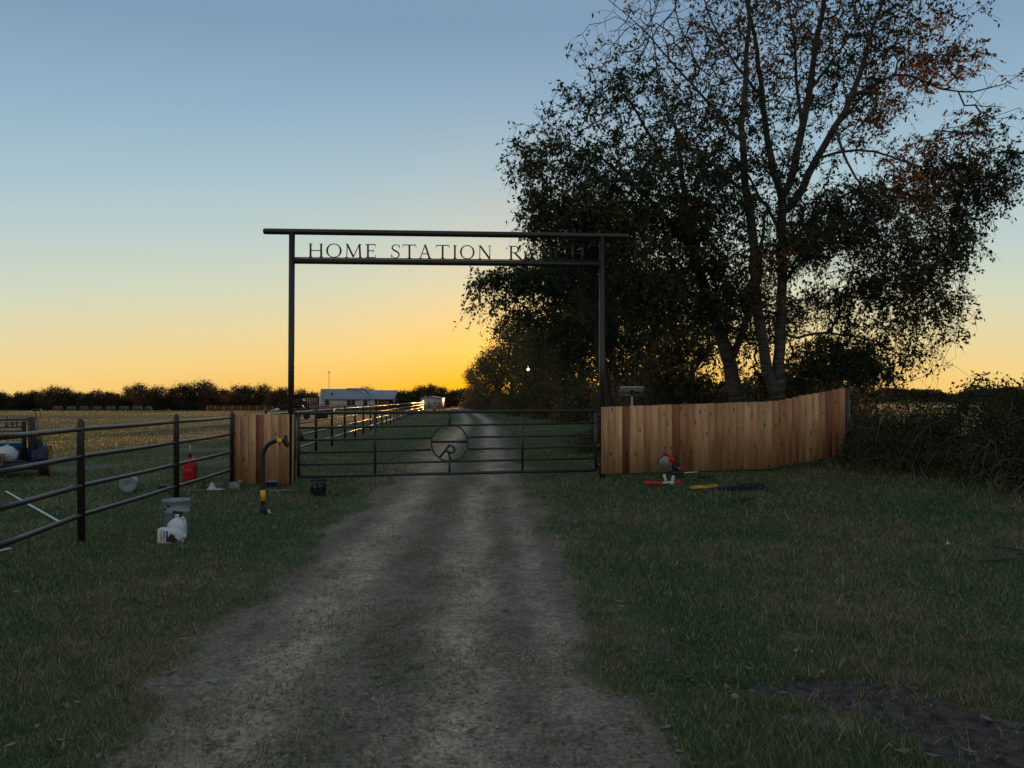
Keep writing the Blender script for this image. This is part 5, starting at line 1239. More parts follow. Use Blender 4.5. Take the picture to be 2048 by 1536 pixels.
x, y, z = at(256, 987, 12.9)
lp = thing('metal_bucket', 'grey metal bucket lying on its side with its ringed bottom facing the drive', 'bucket', (x, y, z), .40)
m = MB(); m.lathe((0, 0, .142), [(.02, -.006), (.075, -.006), (.08, -.012), (.088, -.006), (.10, -.006), (.105, -.012), (.112, -.006), (.125, -.006), (.132, -.014), (.137, 0), (.142, .33), (.15, .345), (.14, .345), (.13, .02)], 32, axis='y'); m.build('body', M['galv'], lp)
m = MB(); m.lathe((0, 0, .142), [(.151, .335), (.153, .34), (.151, .347)], 32, axis='y'); m.build('rim', M['steel'], lp)

x, y, z = at(319, 976, 13.4)
for k_, dx in enumerate((0, .085)):
    b_ = thing('short_pipe', ['left one of two short dark pipe offcuts lying in the grass by the second post', 'right one of two short dark pipe offcuts lying in the grass by the second post'][k_], 'pipe', (x + dx, y, z + .035), .25, 'pipe offcuts by the second post')
    m = MB(); m.lathe((0, 0, 0), [(.036, 0), (.038, .004), (.038, .30), (.03, .30), (.03, .02)], 14, axis='y'); m.build('tube_wall', M['deadwood'], b_)
    m = MB(); m.lathe((0, 0, 0), [(.0395, -.003), (.0395, .03)], 14, axis='y'); m.build('end_band', M['black_plastic'], b_)

def bucket(x, y, z):
    root = thing('black_bucket', 'black plastic bucket streaked with paint standing in the grass below the gate', 'bucket', (x, y, z))
    m = MB(); m.lathe((0, 0, 0), [(.115, 0), (.12, .005), (.138, .22), (.146, .222), (.146, .235), (.14, .237), (.142, .27), (.15, .272), (.15, .285), (.143, .285), (.135, .24), (.112, .02)], 28); m.build('body', M['black_plastic'], root)
    m = MB(); m.tube([(.15 * math.cos(a), -.15 * abs(math.sin(a)) * .95 - .005, .25 - .09 * math.sin(a)) for a in np.linspace(0, math.pi, 14)], .003, 5); m.build('handle', M['steel'], root)
    m = MB(); r = np.random.default_rng(8)
    for k in range(34):
        a = math.pi * (1 + r.random()); z0 = .27 - .05 * r.random(); L = .02 + .16 * r.random() ** 1.5; w = .002 + .005 * r.random()
        rt = lambda zz: .1165 + (.1445 - .1165) * zz / .28 + .003
        V = [(rt(z0) * math.cos(a - w * 4), rt(z0) * math.sin(a - w * 4), z0), (rt(z0) * math.cos(a + w * 4), rt(z0) * math.sin(a + w * 4), z0), (rt(z0 - L) * math.cos(a), rt(z0 - L) * math.sin(a), z0 - L)]
        m.add(V, [(0, 1, 2)])
    m.build('paint_runs', M['solarback'], root)
x, y, z = at(637, 992, 12.55); bucket(x, y, z)

# small galvanised tub with a plant of twigs by the left panel
x, y, z = at(543, 975, 13.75)
tb = thing('small_metal_tub', 'small grey tub holding wispy grey twigs against the left board panel', 'tub', (x, y, z))
m = MB(); m.lathe((0, 0, 0), [(.08, 0), (.085, .01), (.095, .10), (.102, .105), (.102, .115), (.092, .11), (.08, .03)], 20); m.build('body', M['darkblue'], tb)
m = MB(); m.lathe((0, 0, 0), [(.104, .103), (.106, .108), (.104, .116)], 20); m.build('rim', M['galv'], tb)
tw = thing('twig_bunch', 'bunch of wispy grey twigs standing in the small grey tub', 'twigs', (x, y, z + .05)); m = MB(); r = np.random.default_rng(9)
for k in range(26):
    a = r.random() * 6.28; L = .08 + .14 * r.random(); e = .1 * r.random(); m.tube([(0, 0, 0), (math.cos(a) * e * .5, math.sin(a) * e * .5, L * .6), (math.cos(a) * e, math.sin(a) * e, L)], [.003, .0025, .0015], 4, cap=False)
m.build('twigs', M['galv'], tw)

def crumple(name, label, cat, x, y, z, sx, sy, sz, mt, seed, spike=0):
    r = np.random.default_rng(seed); n = 22; g = np.linspace(-1, 1, n); X, Y = np.meshgrid(g, g)
    R = np.sqrt(X ** 2 + Y ** 2); Z = np.clip(1 - R ** 2 * .9, 0, 1) ** .6 * (.25 + 1.2 * fbm(X * 2.6 + seed, Y * 2.6, seed, 3))
    if spike: Z = Z * .5 + spike * np.exp(-((X + .35) ** 2 + (Y) ** 2) * 14)
    X = X + .25 * (fbm(X * 2, Y * 2 + 4, seed + 2, 3) - .5); Y = Y + .35 * (fbm(X * 2 + 8, Y * 2, seed + 3, 3) - .5)
    idx = np.arange(n * n).reshape(n, n); F_ = np.stack([idx[:-1, :-1], idx[:-1, 1:], idx[1:, 1:], idx[1:, :-1]], -1).reshape(-1, 4)
    cen = ((X[:-1, :-1] + X[1:, 1:]) / 2) ** 2 + ((Y[:-1, :-1] + Y[1:, 1:]) / 2) ** 2; wob_ = .75 + .4 * (vnoise(X[:-1, :-1] * 3, Y[:-1, :-1] * 3, seed) - .5); F_ = F_[(cen < wob_).ravel()]
    o = mesh_np(name, np.stack([X * sx, Y * sy, Z * sz], -1), F_, mt, smooth=True); o.location = (x, y, z + .005)
    sm = o.modifiers.new('thick', 'SOLIDIFY'); sm.thickness = .004
    return tag(o, label, cat)
x, y, z = at(430, 985, 13.3); crumple('white_rag', 'crumpled white rag with one peak near the left board panel', 'rag', x, y, z, .17, .12, .05, M['cloth'], 2, 2.6)
x, y, z = at(408, 984, 13.5); crumple('black_glove', 'black work glove dropped left of the white rag', 'glove', x, y, z, .10, .09, .05, M['blackcloth'], 4)
x, y, z = at(411, 969, 14.3); crumple('dark_cloth', 'small dark cloth on the grass behind the white rag', 'cloth', x, y, z, .09, .07, .05, M['blackcloth'], 5)
x, y, z = at(345, 988, 12.7); crumple('dark_rag', 'dark rag on the grass left of the second fence post', 'rag', x, y, z, .10, .08, .06, M['blackcloth'], 6)
x, y, z = at(1897, 1068, 8.2); crumple('paper_scrap', 'small upright scrap of white paper in the grass below the brambles', 'paper', x, y, z, .03, .025, .045, M['cloth'], 7, .9)

# concrete footing and offcut
x, y, z = at(469, 990, 13.55); cb = thing('concrete_block', 'small grey concrete block at the left foot of the board panel', 'block', (x, y, z), .2); m = MB(); m.box((0, 0, .05), (.17, .16, .13), bev=.015); m.build('block_body', M['concrete'], cb); m = MB(); m.box((.09, .01, .13), (.06, .10, .03), bev=.006); m.build('broken_top', M['concrete'], cb)
def plank(name, label, p0, p1, w, th, mt, cat='board', tilt=0):
    p0, p1 = np.array(p0, float), np.array(p1, float); d = p1 - p0; L = np.linalg.norm(d); c = (p0 + p1) / 2
    m = MB(); m.box((0, 0, 0), (L, w, th), bev=min(th, w) * .18, ry=-math.asin(d[2] / L), rz=math.atan2(d[1], d[0])); 
    o = m.build(name, mt); o.location = [float(v) for v in c]; return tag(o, label, cat)
def gpnt(px, d, h=0): x = XW(px, d); return (x, d, gz(x, d) + h)
plank('white_batten', 'thin white batten lying across the dirt patch behind the fence at the left edge', gpnt(12, 12.7, .05), gpnt(118, 9.75, .02), .03, .014, M['white_plastic'])
plank('white_stake', 'short white stick low at the left edge under the bottom fence rail', gpnt(-30, 7.7, .02), gpnt(22, 7.95, .03), .028, .014, M['white_plastic'], 'stick')
plank('flat_offcut', 'thin pale board offcut lying flat in front of the left board panel', gpnt(538, 13.1, .012), gpnt(580, 13.2, .012), .09, .016, M['concrete'])
plank('wood_chip', 'short pale wood stub in the grass right of the bent black post', gpnt(537, 10.75, .02), gpnt(540, 10.35, .04), .035, .02, M['paleboard'], 'wood scrap')
plank('thin_strip', 'thin pale strip on the grass behind the white rag', gpnt(427, 14.1, .02), gpnt(446, 14.1, .02), .02, .01, M['paleboard'], 'strip')
plank('pale_board', 'white board lying on the grass behind the right end of the gate', gpnt(1171, 22.5, .38), gpnt(1200, 22, .36), .09, .04, M['paleboard'])
plank('pale_offcut', 'short white board end leaning behind the right arch post', gpnt(1191, 20.8, .08), gpnt(1204, 20.6, .26), .12, .04, M['paleboard'])
plank('black_strap', 'flat black strap lying on the grass at the right edge', gpnt(1960, 7.35, .025), gpnt(2110, 7.6, .035), .05, .012, M['black_plastic'], 'strap')
plank('dark_lath', 'thin dark lath in the grass above the black strap at the right edge', gpnt(1985, 8.0, .03), gpnt(2100, 7.6, .03), .03, .012, M['black_plastic'], 'lath')

# pale stones on the track
def stone(px, d, s_, label, seed):
    r = np.random.default_rng(seed); x = XW(px, d); z = float(road_z(x, d)) if abs(float(road_u(x, d))) < 1 else gz(x, d)
    m = MB(); m.lathe((0, 0, 0), [(s_ * .8, -.01), (s_, s_ * .12), (s_ * .85, s_ * .38), (s_ * .5, s_ * .52), (.002, s_ * .55)], 10); V = np.vstack(m.v); V *= np.array([1, .75, 1]); V += (r.random(V.shape) - .5) * s_ * .22; m.v = [V]
    o = m.build('stone', M['concrete']); o.location = (x, d, z); o.rotation_euler = (0, 0, r.random() * 3); tag(o, label, 'stone')
stone(427, 4.26, .035, 'largest pale stone on the left side of the track', 1)
stone(413, 4.0, .028, 'flat dark stone on the left of the track, nearer than the large one', 2)
stone(1470, 4.05, .03, 'pale stone beside the mud patch at lower right', 3)
stone(722, 6.2, .026, 'small pale stone in the middle of the track', 4)

# ------------------------------------------------------------------ saw, level and cords by the boards
x, y = XW(1345, 13.75), 13.75; z = gz(x, y)
sw_ = thing('miter_saw', 'red and black miter saw with a round steel blade in front of the cedar boards', 'saw', (x, y, z), 0)
def sp_(px, py, dy=0): return ((px - 1345) / FPX * 13.75, dy, EYE - (py - 800) / FPX * 13.75 - z)
m = MB(); c_ = sp_(1330, 926, -.03); m.lathe(c_, [(.002, -.002), (.125, -.002), (.128, 0), (.125, .002), (.002, .002)], 40, axis='y'); m.build('blade', M['saw_blade'], sw_)
m = MB(); a0, a1 = .9, 3.3; n2 = 14; V = []
for i in range(n2):
    a = a0 + (a1 - a0) * i / (n2 - 1)
    for rr2, yo in ((.145, -.03), (.145, .03), (.06, .03), (.06, -.03)): V.append((c_[0] + rr2 * math.cos(a), c_[1] + yo, c_[2] + rr2 * math.sin(a)))
m.add(V, [(i * 4 + j, i * 4 + (j + 1) % 4, (i + 1) * 4 + (j + 1) % 4, (i + 1) * 4 + j) for i in range(n2 - 1) for j in range(4)] + [(3, 2, 1, 0), tuple(range((n2 - 1) * 4, n2 * 4))])
V = np.array(V); m.v = [V + np.array([.01, .045, 0])]; m.build('blade_guard', M['black_plastic'], sw_)
m = MB(); m.box(sp_(1343, 919, .0), (.12, .11, .11), ry=.6, bev=.02); m.tube([sp_(1338, 914, 0), sp_(1331, 907, 0), sp_(1326, 903, 0)], [.028, .022, .014], 8); m.build('motor_housing', M['red_plastic'], sw_)
m = MB(); m.lathe(sp_(1349, 915, .02), [(.02, -.05), (.05, -.045), (.052, .05), (.03, .06)], 14, axis='y'); m.build('motor_cap', M['black_plastic'], sw_)
m = MB(); m.tube([sp_(1338, 922, .06), sp_(1350, 932, .06), sp_(1357, 941, .06)], .03, 8); m.box(sp_(1350, 936, .0), (.13, .10, .07), ry=.5, bev=.02); m.tube([sp_(1347, 922, .02), sp_(1354, 926, .02), sp_(1358, 934, .02)], .01, 6); m.build('swing_arm', M['black_plastic'], sw_)
m = MB(); m.box(sp_(1352, 945, 0), (.26, .26, .05), bev=.015); m.build('base', M['black_plastic'], sw_)
m = MB(); m.lathe(sp_(1357, 936, -.06), [(.002, -.012), (.022, -.01), (.022, .01), (.002, .012)], 12, axis='y'); m.build('knob', M['steel'], sw_)
m = MB(); m.tube([sp_(1357, 946.5, -.02), sp_(1396, 944, .0)], .014, 8); m.build('slide_rail', M['alu'], sw_)
x, y = XW(1409, 13.5), 13.5; bt = thing('black_power_brick', 'small black charger lying in the grass to the right of the miter saw', 'charger', (x, y, gz(x, y)), .1)
m = MB(); m.box((0, 0, .035), (.19, .1, .06), bev=.012); m.build('case', M['black_plastic'], bt); m = MB(); m.tube([(-.02, -.05, .05), (-.02, -.2, .015), (.05, -.42, .012), (.1, -.6, .012)], .005, 5); m.build('cable', M['black_plastic'], bt)
x, y = XW(1310, 12.75), 12.75
lv = thing('red_tool_case', 'long low red tool with two white upright brackets lying in the grass below the saw', 'tool', (x, y, gz(x, y)), 0)
m = MB(); m.box((-.02, 0, .045), (.29, .09, .065), bev=.01, ry=.05); m.build('red_body', M['red_plastic'], lv)
m = MB(); m.box((.19, 0, .055), (.16, .05, .03), ry=-.08, bev=.006); m.build('shaft', M['white_plastic'], lv)
for k_, (dx, tl) in enumerate(((.17, -.25), (.30, .2))):
    m = MB(); m.box((dx, 0, .13 - .02 * k_), (.045, .03, .14), ry=tl, bev=.006, taper=.6); m.build('bracket', M['cloth'], lv)
m = MB(); m.lathe((.29, 0, .045), [(.01, -.05), (.04, -.045), (.045, .03), (.03, .05)], 12, axis='y'); m.build('clamp', M['cloth'], lv)
m = MB(); m.lathe((.385, 0, .055), [(.02, -.05), (.05, -.045), (.05, .03), (.02, .05)], 12, axis='x'); m.box((.45, 0, .04), (.07, .06, .04), bev=.01); m.build('red_head', M['red_plastic'], lv)

def cord(name, label, px0, px1, d, mt, seed, loops=9, h=.03, rr2=.0065, wid=.18):
    r = np.random.default_rng(seed); x0, x1 = XW(px0, d), XW(px1, d); cx = (x0 + x1) / 2; hw = (x1 - x0) / 2; pts = []
    n = loops * 22
    for i in range(n):
        t = i / 22 * 2 * math.pi; l = i / n; wobx = 1 - .18 * math.sin(l * 31 + seed) - .12 * r.random() * 0
        x = cx + hw * wobx * math.cos(t) ; y = d + wid * (.35 + .5 * math.sin(l * 17)) * math.sin(t) + .03 * math.sin(l * 40)
        z = float(ground_z(x, y)) + .02 + h * (.5 + .5 * math.sin(l * 53 + 2 * t)) * (1 + .6 * math.cos(t)); pts.append((x, y, z))
    m = MB(); m.tube(pts, rr2, 5); o0 = (cx, d, gz(cx, d)); o = m.build(name, mt, None, smooth=True, loc=o0); return tag(o, label, 'cord')
cord('extension_cord', 'coiled yellow extension cord in the grass below the saw', 1384, 1432, 12.1, M['cable_y'], 2, 8, .035)
cord('extension_cord', 'long coil of dark navy cord lying right of the yellow one', 1424, 1522, 11.95, M['cable_n'], 5, 11, .05)
cord('thin_hose', 'loose dark coil of thin hose nearer than the navy cord', 1466, 1505, 10.9, M['cable_n'], 7, 3, .02, .004)
for k_, (pa, pb, da, db, lb) in enumerate([(1280, 1338, 11.4, 11.2, 'arched dry stalk in the grass left of the yellow cord'), (1160, 1200, 10.7, 9.9, 'dry stalk on the grass near the right edge of the track'), (1192, 1290, 9.6, 9.4, 'long thin pale stalk lying across the grass right of the track')]):
    a, b = np.array(gpnt(pa, da, .01)), np.array(gpnt(pb, db, .01)); t = np.linspace(0, 1, 9)[:, None]; p = a * (1 - t) + b * t; p[:, 2] += .10 * np.sin(t[:, 0] * 3.14) * (1 if k_ == 0 else .35) + .02; p[:, 1] += .05 * np.sin(t[:, 0] * 5)
    m = MB(); m.tube(p, .0026, 5); o = m.build('dry_stalk', M['stalk'], None, loc=a); tag(o, lb, 'stalk')

# solar panel behind the boards
x, y = XW(1264, 16.2), 16.2; z = gz(x, y)
sp0 = thing('solar_panel', 'small solar panel seen from behind on a thin post above the board fence', 'solar panel', (x, y, z), -.05)
zc = EYE - (782 - 800) / FPX * 16.2 - z; tl = .95
m = MB(); m.box((0, 0, zc), (.47, .29, .012), rx=-.60); m.build('backsheet', M['solarback'], sp0)
ang = -.60
m = MB()
for a, b, sx, sy in ((0, .145, .49, .02), (0, -.145, .49, .02), (.24, 0, .02, .29), (-.24, 0, .02, .29)):
    c_ = rot(np.array([[a, b, 0]]), rx=ang)[0]; m.box((c_[0], c_[1], c_[2] + zc), (sx, sy, .03), rx=ang)
m.build('frame', M['alu'], sp0)
c_ = rot(np.array([[.13, .04, -.02]]), rx=ang)[0]; m = MB(); m.box((c_[0], c_[1], c_[2] + zc), (.09, .06, .02), rx=ang, bev=.004); m.build('junction_box', M['black_plastic'], sp0)
m = MB(); m.box((0, -.02, zc - .01), (.05, .10, .05), rx=ang, bev=.005); m.tube([(0, -.03, zc), (0, .0, zc - .14)], .016, 8); m.build('bracket', M['black_plastic'], sp0)
m = MB(); m.tube([(0, 0, -.1), (0, 0, zc - .12)], .022, 10); m.build('post', M['paleboard'], sp0)
m = MB(); m.tube([(.13, .0, zc - .03), (.14, -.02, zc - .16), (.1, -.02, zc - .26)], .005, 5); m.build('wire', M['black_plastic'], sp0)

# ------------------------------------------------------------------ welding trailer at the left edge
TD = 15.9; tz = gz(XW(80, TD), TD)
tr = thing('welding_trailer', 'blue welding trailer with cut-out letters TFS seen from behind, at the left edge', 'trailer', (XW(80, TD), TD, tz))
s6 = 6.983
def tp(cx, cy, dy=0):
    px = cx / s6; py = 760 + cy / s6; return np.array([(px - 80) / FPX * TD * .88, dy, EYE - (py - 800) / FPX * TD - tz])
TROT = .42; tr.rotation_euler = (0, 0, TROT)
def tw_(v): return rot(np.asarray(v, float)[None], rz=TROT)[0] + np.array(tr.location)
m = MB(); 
a, b = tp(-500, 1170), tp(560, 1150); m.box(((a[0] + b[0]) / 2, .3, a[2]), (b[0] - a[0], 1.3, .10), bev=.01); m.tube([tp(-500, 1230, -.3), tp(560, 1215, -.3)], .03, 8); m.build('deck', M['darkblue'], tr)
def wheel(px_, yy, nm='wheel'):
    c_ = np.array([tp(px_, 0)[0], yy, .30]); w = MB(); w.lathe(c_, [(.19, -.09), (.27, -.095), (.30, -.08), (.305, -.03), (.305, .03), (.30, .08), (.27, .095), (.19, .09)], 30, axis='x')
    t_ = w.build('tyre', M['rubber'], tr)
    w = MB(); w.lathe(c_, [(.04, -.05), (.05, -.02), (.16, -.03), (.185, -.07), (.19, -.085), (.19, .085), (.185, .06), (.16, .03), (.06, .06), (.05, .08)], 24, axis='x'); w.build('rim', M['steel'], tr)
wheel(640, -.1); wheel(640 - 1400, -.1)
m = MB(); n2 = 12; V = []
for i in range(n2):
    a = math.pi * (.02 + .96 * i / (n2 - 1)); yy = -.1 - .37 * math.cos(a); zz = .33 + .33 * math.sin(a) ** .7
    x0 = tp(560, 0)[0]; x1 = tp(705, 0)[0]
    V += [(x0, yy, zz), (x1, yy, zz), (x1, yy * 1.0, zz - .015), (x0, yy, zz - .015)]
m.add(V, [(i * 4 + j, i * 4 + (j + 1) % 4, (i + 1) * 4 + (j + 1) % 4, (i + 1) * 4 + j) for i in range(n2 - 1) for j in range(4)] + [(3, 2, 1, 0), tuple(range((n2 - 1) * 4, n2 * 4))])
m.build('fender', M['darkblue'], tr)
m = MB(); a, b = tp(490, 1190), tp(625, 965); m.box(((a[0] + b[0]) / 2, -.28, (a[2] + b[2]) / 2), (b[0] - a[0], .3, b[2] - a[2]), bev=.015); m.build('side_box', M['darkblue'], tr)
m = MB(); a, b = tp(318, 1120), tp(385, 575); m.box(((a[0] + b[0]) / 2, -.02, (a[2] + b[2]) / 2), (b[0] - a[0], .12, b[2] - a[2]), bev=.01); m.build('upright', M['machine'], tr)
for yy, rr2 in ((552, .021), (652, .013), (707, .013)):
    m = MB(); m.tube([tp(-500, yy + 8), tp(400 if yy == 552 else 320, yy - (2 if yy == 552 else 0))], rr2, 10); m.build('rack_rail', M['blue'], tr)
m = MB(); a, b = tp(-500, 810), tp(318, 750); m.box(((a[0] + b[0]) / 2, .05, (a[2] + b[2]) / 2), (b[0] - a[0], .04, b[2] - a[2]), bev=.005); m.build('blue_panel', M['cyan'], tr)
m = MB(); a, b = tp(-500, 1120), tp(318, 880); m.box(((a[0] + b[0]) / 2, .45, (a[2] + b[2]) / 2), (b[0] - a[0], .5, b[2] - a[2]), bev=.02); m.build('welder_case', M['cyan'], tr)
m = MB(); m.box(tp(400, 1040, .3), (.16, .3, .30), bev=.01); m.box(tp(250, 1165, -.2), (.4, .2, .1), bev=.01); m.build('equipment_box', M['blue'], tr)
m = MB(); m.tube([tp(120, 500), tp(120, 548)], .008, 6); m.tube([tp(130, 500), tp(130, 548)], .008, 6); m.build('bracket', M['blue'], tr)
m = MB(); m.box(tp(512, 418, .0), (.16, .12, .04), bev=.008); m.tube([tp(503, 425), tp(503, 540), tp(560, 540), tp(570, 528), tp(570, 455)], .009, 6); m.build('vise', M['machine'], tr)
# mirrored cut-out letters: T, F, S read from the other side
def stroke_letters(spec, y0):
    for lines in spec:
        m = MB()
        for a, b in lines:
            pa, pb = tp(*a), tp(*b); m.bar((pa[0], pa[2]), (pb[0], pb[2]), .02, y0 - .004, y0 + .004)
        m.build('letter', M['machine'], tr)
stroke_letters([
 [((228, 588), (270, 588)), ((250, 588), (250, 640)), ((240, 640), (260, 640)), ((229, 588), (229, 600)), ((269, 588), (269, 600))],
 [((198, 590), (198, 640)), ((165, 590), (205, 590)), ((175, 614), (198, 614)), ((188, 640), (206, 640))],
 [((94, 600), (100, 590)), ((100, 590), (122, 590)), ((122, 590), (132, 601)), ((132, 601), (124, 614)), ((124, 614), (104, 618)), ((104, 618), (94, 630)), ((94, 630), (104, 641)), ((104, 641), (126, 641)), ((126, 641), (134, 632))]], -.02)
# row of curly scroll work under the letters
m = MB()
for i in range(5):
    cx = 20 + i * 62; prev = None
    for j in range(9):
        a = j / 8 * math.pi * 1.5; q_ = (cx + 20 * math.cos(a), 735 + 18 * math.sin(a))
        if prev: pa, pb = tp(*prev), tp(*q_); m.bar((pa[0], pa[2]), (pb[0], pb[2]), .012, -.025, -.015)
        prev = q_
m.build('scroll_work', M['machine'], tr)
hs_ = thing('hose_coil', 'thick bundle of grey-green hose hung over the end of the blue trailer rack', 'hose', tuple(tw_(tp(460, 560, -.08))), TROT); m = MB(); r = np.random.default_rng(12); o0 = tp(460, 560, -.08)
for k in range(26):
    t = k / 25; xt = 395 + 125 * t + r.normal() * 3; xb = 420 + 165 * t + r.normal() * 8; yb = 905 + 75 * r.random() - 25 * abs(t - .5)
    top = tp(xt, 515 + 10 * r.random() + 20 * abs(t - .5), -.06 + .02 * r.normal()); bot = tp(xb, yb, -.10 + .03 * r.normal()); bk = tp(xt + 6, 540, .07)
    mid = (top + bot) / 2 + np.array([.01 * r.normal(), -.03, 0]); bot2 = bot + np.array([.03, .10, 0])
    m.tube([bk - o0, top - o0, mid - o0, bot - o0, bot2 - o0, bk + np.array([.02, .03, -.3]) - o0], .0125, 6)
m.tube([tp(600, 850, -.05) - o0, tp(640, 850, -.05) - o0, tp(655, 890, -.05) - o0, tp(630, 925, -.05) - o0, tp(600, 900, -.05) - o0], .009, 6)
m.build('hose_loops', M['hose'], hs_, smooth=True)
p = tw_(tp(145, 1085, -.15))
wt = thing('white_water_tank', 'white plastic tank sitting on the blue trailer behind the cardboard box', 'tank', tuple(p), TROT); m = MB()
poly = [(-120, 0), (-120, -90), (-70, -170), (-20, -180), (45, -160), (120, -85), (120, -10), (60, 15), (-60, 15)]
m.prism([(x_ / s6 / FPX * TD, -y_ / s6 / FPX * TD) for x_, y_ in poly][::-1], -.16, .16); m.build('tank_body', M['white_plastic'], wt)
m = MB(); m.lathe((-.01, 0, .275), [(.035, 0), (.035, .02)], 12); m.build('cap', M['white_plastic'], wt)
p = tw_(tp(55, 1100, -.4)); bx = thing('cardboard_box', 'brown cardboard box on the edge of the blue trailer deck', 'box', tuple(p), TROT); m = MB(); m.box((0, 0, .02), (.18, .18, .26), bev=.004); m.build('carton', M['card'], bx); m = MB(); m.box((.04, -.092, .04), (.05, .002, .13)); m.build('print', M['stain'], bx)
m = MB(); m.tube([tp(70, 1190, -.42), tp(75, 1290, -.4)], .008, 6); m.build('jack_pin', M['steel'], tr)

# ------------------------------------------------------------------ hay bales
G4 = 'round hay bales in a row before the far trees'
bd = 222.0
def bale(label):
    root = thing('hay_bale', label, 'hay bale', (0, 0, 0), 0, G4)
    m = MB(); m.lathe((0, 0, .78), [(.70, -.76), (.78, -.70), (.78, .70), (.70, .76)], 20, axis='x'); m.build('wrapped_roll', M['bale'], root, smooth=False)
    for sx in (-.765, .765): m = MB(); m.lathe((sx, 0, .78), [(.74, -.012), (.74, .012)], 20, axis='x'); m.build('roll_end', M['baleend'], root); return root
b0 = bale('leftmost round hay bale of the long row before the far trees')
ords = ['second', 'third', 'fourth', 'fifth', 'sixth', 'seventh', 'eighth', 'ninth', 'tenth', 'eleventh', 'twelfth', 'thirteenth', 'fourteenth', 'fifteenth', 'sixteenth', 'seventeenth', 'eighteenth']
for i in range(15):
    px = 112 + i * 13.2; x = XW(px, bd); o = b0 if i == 0 else copy_tree(b0)
    o.location = (x, bd - (1.5 if i % 2 else 0), float(base_z(x, bd))); o.rotation_euler = (0, 0, math.radians(112 - 5.0 * max(0, i - 9) + (i % 3) * 4)); o.scale = (1.08, 1.08, 1.12)
    if i: o['label'] = '%s round hay bale from the left in the long row before the far trees' % ords[i - 1] if i < 14 else 'rightmost round hay bale of the long row before the far trees'

# lit corral panels in the distance
cd_ = 150.0; cx0 = XW(414, cd_); zc0 = float(base_z(cx0, cd_))
cr_ = thing('pipe_corral', 'low rusty corral panels glowing in the sun across the pasture, left of the arch', 'corral', (cx0, cd_, zc0))
zt_ = EYE - (811.5 - 800) / FPX * cd_ - zc0; Lc = (533 - 414) / FPX * cd_
for j in range(9):
    m = MB(); m.tube([(Lc * j / 8, j * .5, 0), (Lc * j / 8, j * .5, zt_)], .06, 6); m.build('post', M['rust'], cr_)
for hgt in (.18, .42, .66, .92):
    m = MB(); m.tube([(0, 0, zt_ * hgt), (Lc, 4, zt_ * hgt)], .045, 6); m.build('rail', M['rust'], cr_)
# white tarp heap
x = XW(551, 165); wt2 = crumple('white_tarp', 'pale tarp heap in the pasture between the corral and the arch post', 'tarp', x, 165, float(base_z(x, 165)), 1.1, .8, .75, M['cloth'], 15)

# ------------------------------------------------------------------ house, shed, yard lamp, implements
HD = 196.0
def hx(cx): return (cx / 5.689 + 560 - 1024) / FPX * HD     # crop pixel to metres
def hz_(cy): return EYE - (cy / 5.689 + 730 - 800) / FPX * HD
hx0 = hx(490); hg = hz_(492)
ho = thing('stone_house', 'single-storey pale stone ranch house with blue-grey metal roof across the pasture', 'house', (hx0, HD, hg))
lx = lambda cx: hx(cx) - hx0
lz = lambda cy: hz_(cy) - hg
EV = lz(388); RG = lz(268); x1 = lx(1060); dep = 9.5
# main block: long wall towards us, gable end turned to the left
m = MB(); m.box((x1 / 2, dep / 2, EV / 2), (x1, dep, EV)); m.build('stone_wall', M['stone_wall'], ho)
gl = lx(335) # far left corner of the gable end
m = MB(); m.add([(0, -.1, EV), (gl * .95, dep * .95, EV * .98), (lx(412), dep / 2, RG - .12), (.0, -.1, 0), (gl * .95, dep * .95, 0)], [(0, 2, 1), (0, 1, 4, 3)]); m.build('gable_wall', M['cream'], ho)
m = MB(); r1, r2 = lx(412), lx(858); t_ = .10
V = [(-.35, -.6, EV), (x1 + .3, -.6, EV), (r2, dep / 2, RG), (r1, dep / 2, RG), (gl, dep + .5, EV), (x1, dep + .5, EV)]
V = V + [(a, b, c - t_) for a, b, c in V]
m.add(V, [(0, 1, 2, 3), (3, 2, 5, 4), (1, 5, 2), (6, 9, 8, 7), (0, 6, 7, 1), (4, 5, 11, 10), (1, 7, 11, 5), (0, 3, 9, 6), (3, 4, 10, 9), (7, 8, 11), (9, 10, 11, 8)]); rf = m.build('roof', M['roof'], ho)
m = MB(); rn = 26
for i in range(rn):
    t = (i + .5) / rn; xa = -.35 + (x1 + .65) * t; xb = r1 + (r2 - r1) * t; m.tube([(xa, -.58, EV + .03), (xb, dep / 2, RG + .03)], .03, 4)
m.build('standing_seams', M['roof'], rf)
m = MB(); m.lathe((lx(575), 1.6, lz(330)), [(.18, -.3), (.18, .25), (.3, .3), (.3, .36)], 8); m.build('vent_pipe', M['machine'], rf)
m = MB(); m.box((r2 - .8, dep / 2, RG + .1), (5, .5, .18)); m.build('ridge_cap', M['solarback'], rf)
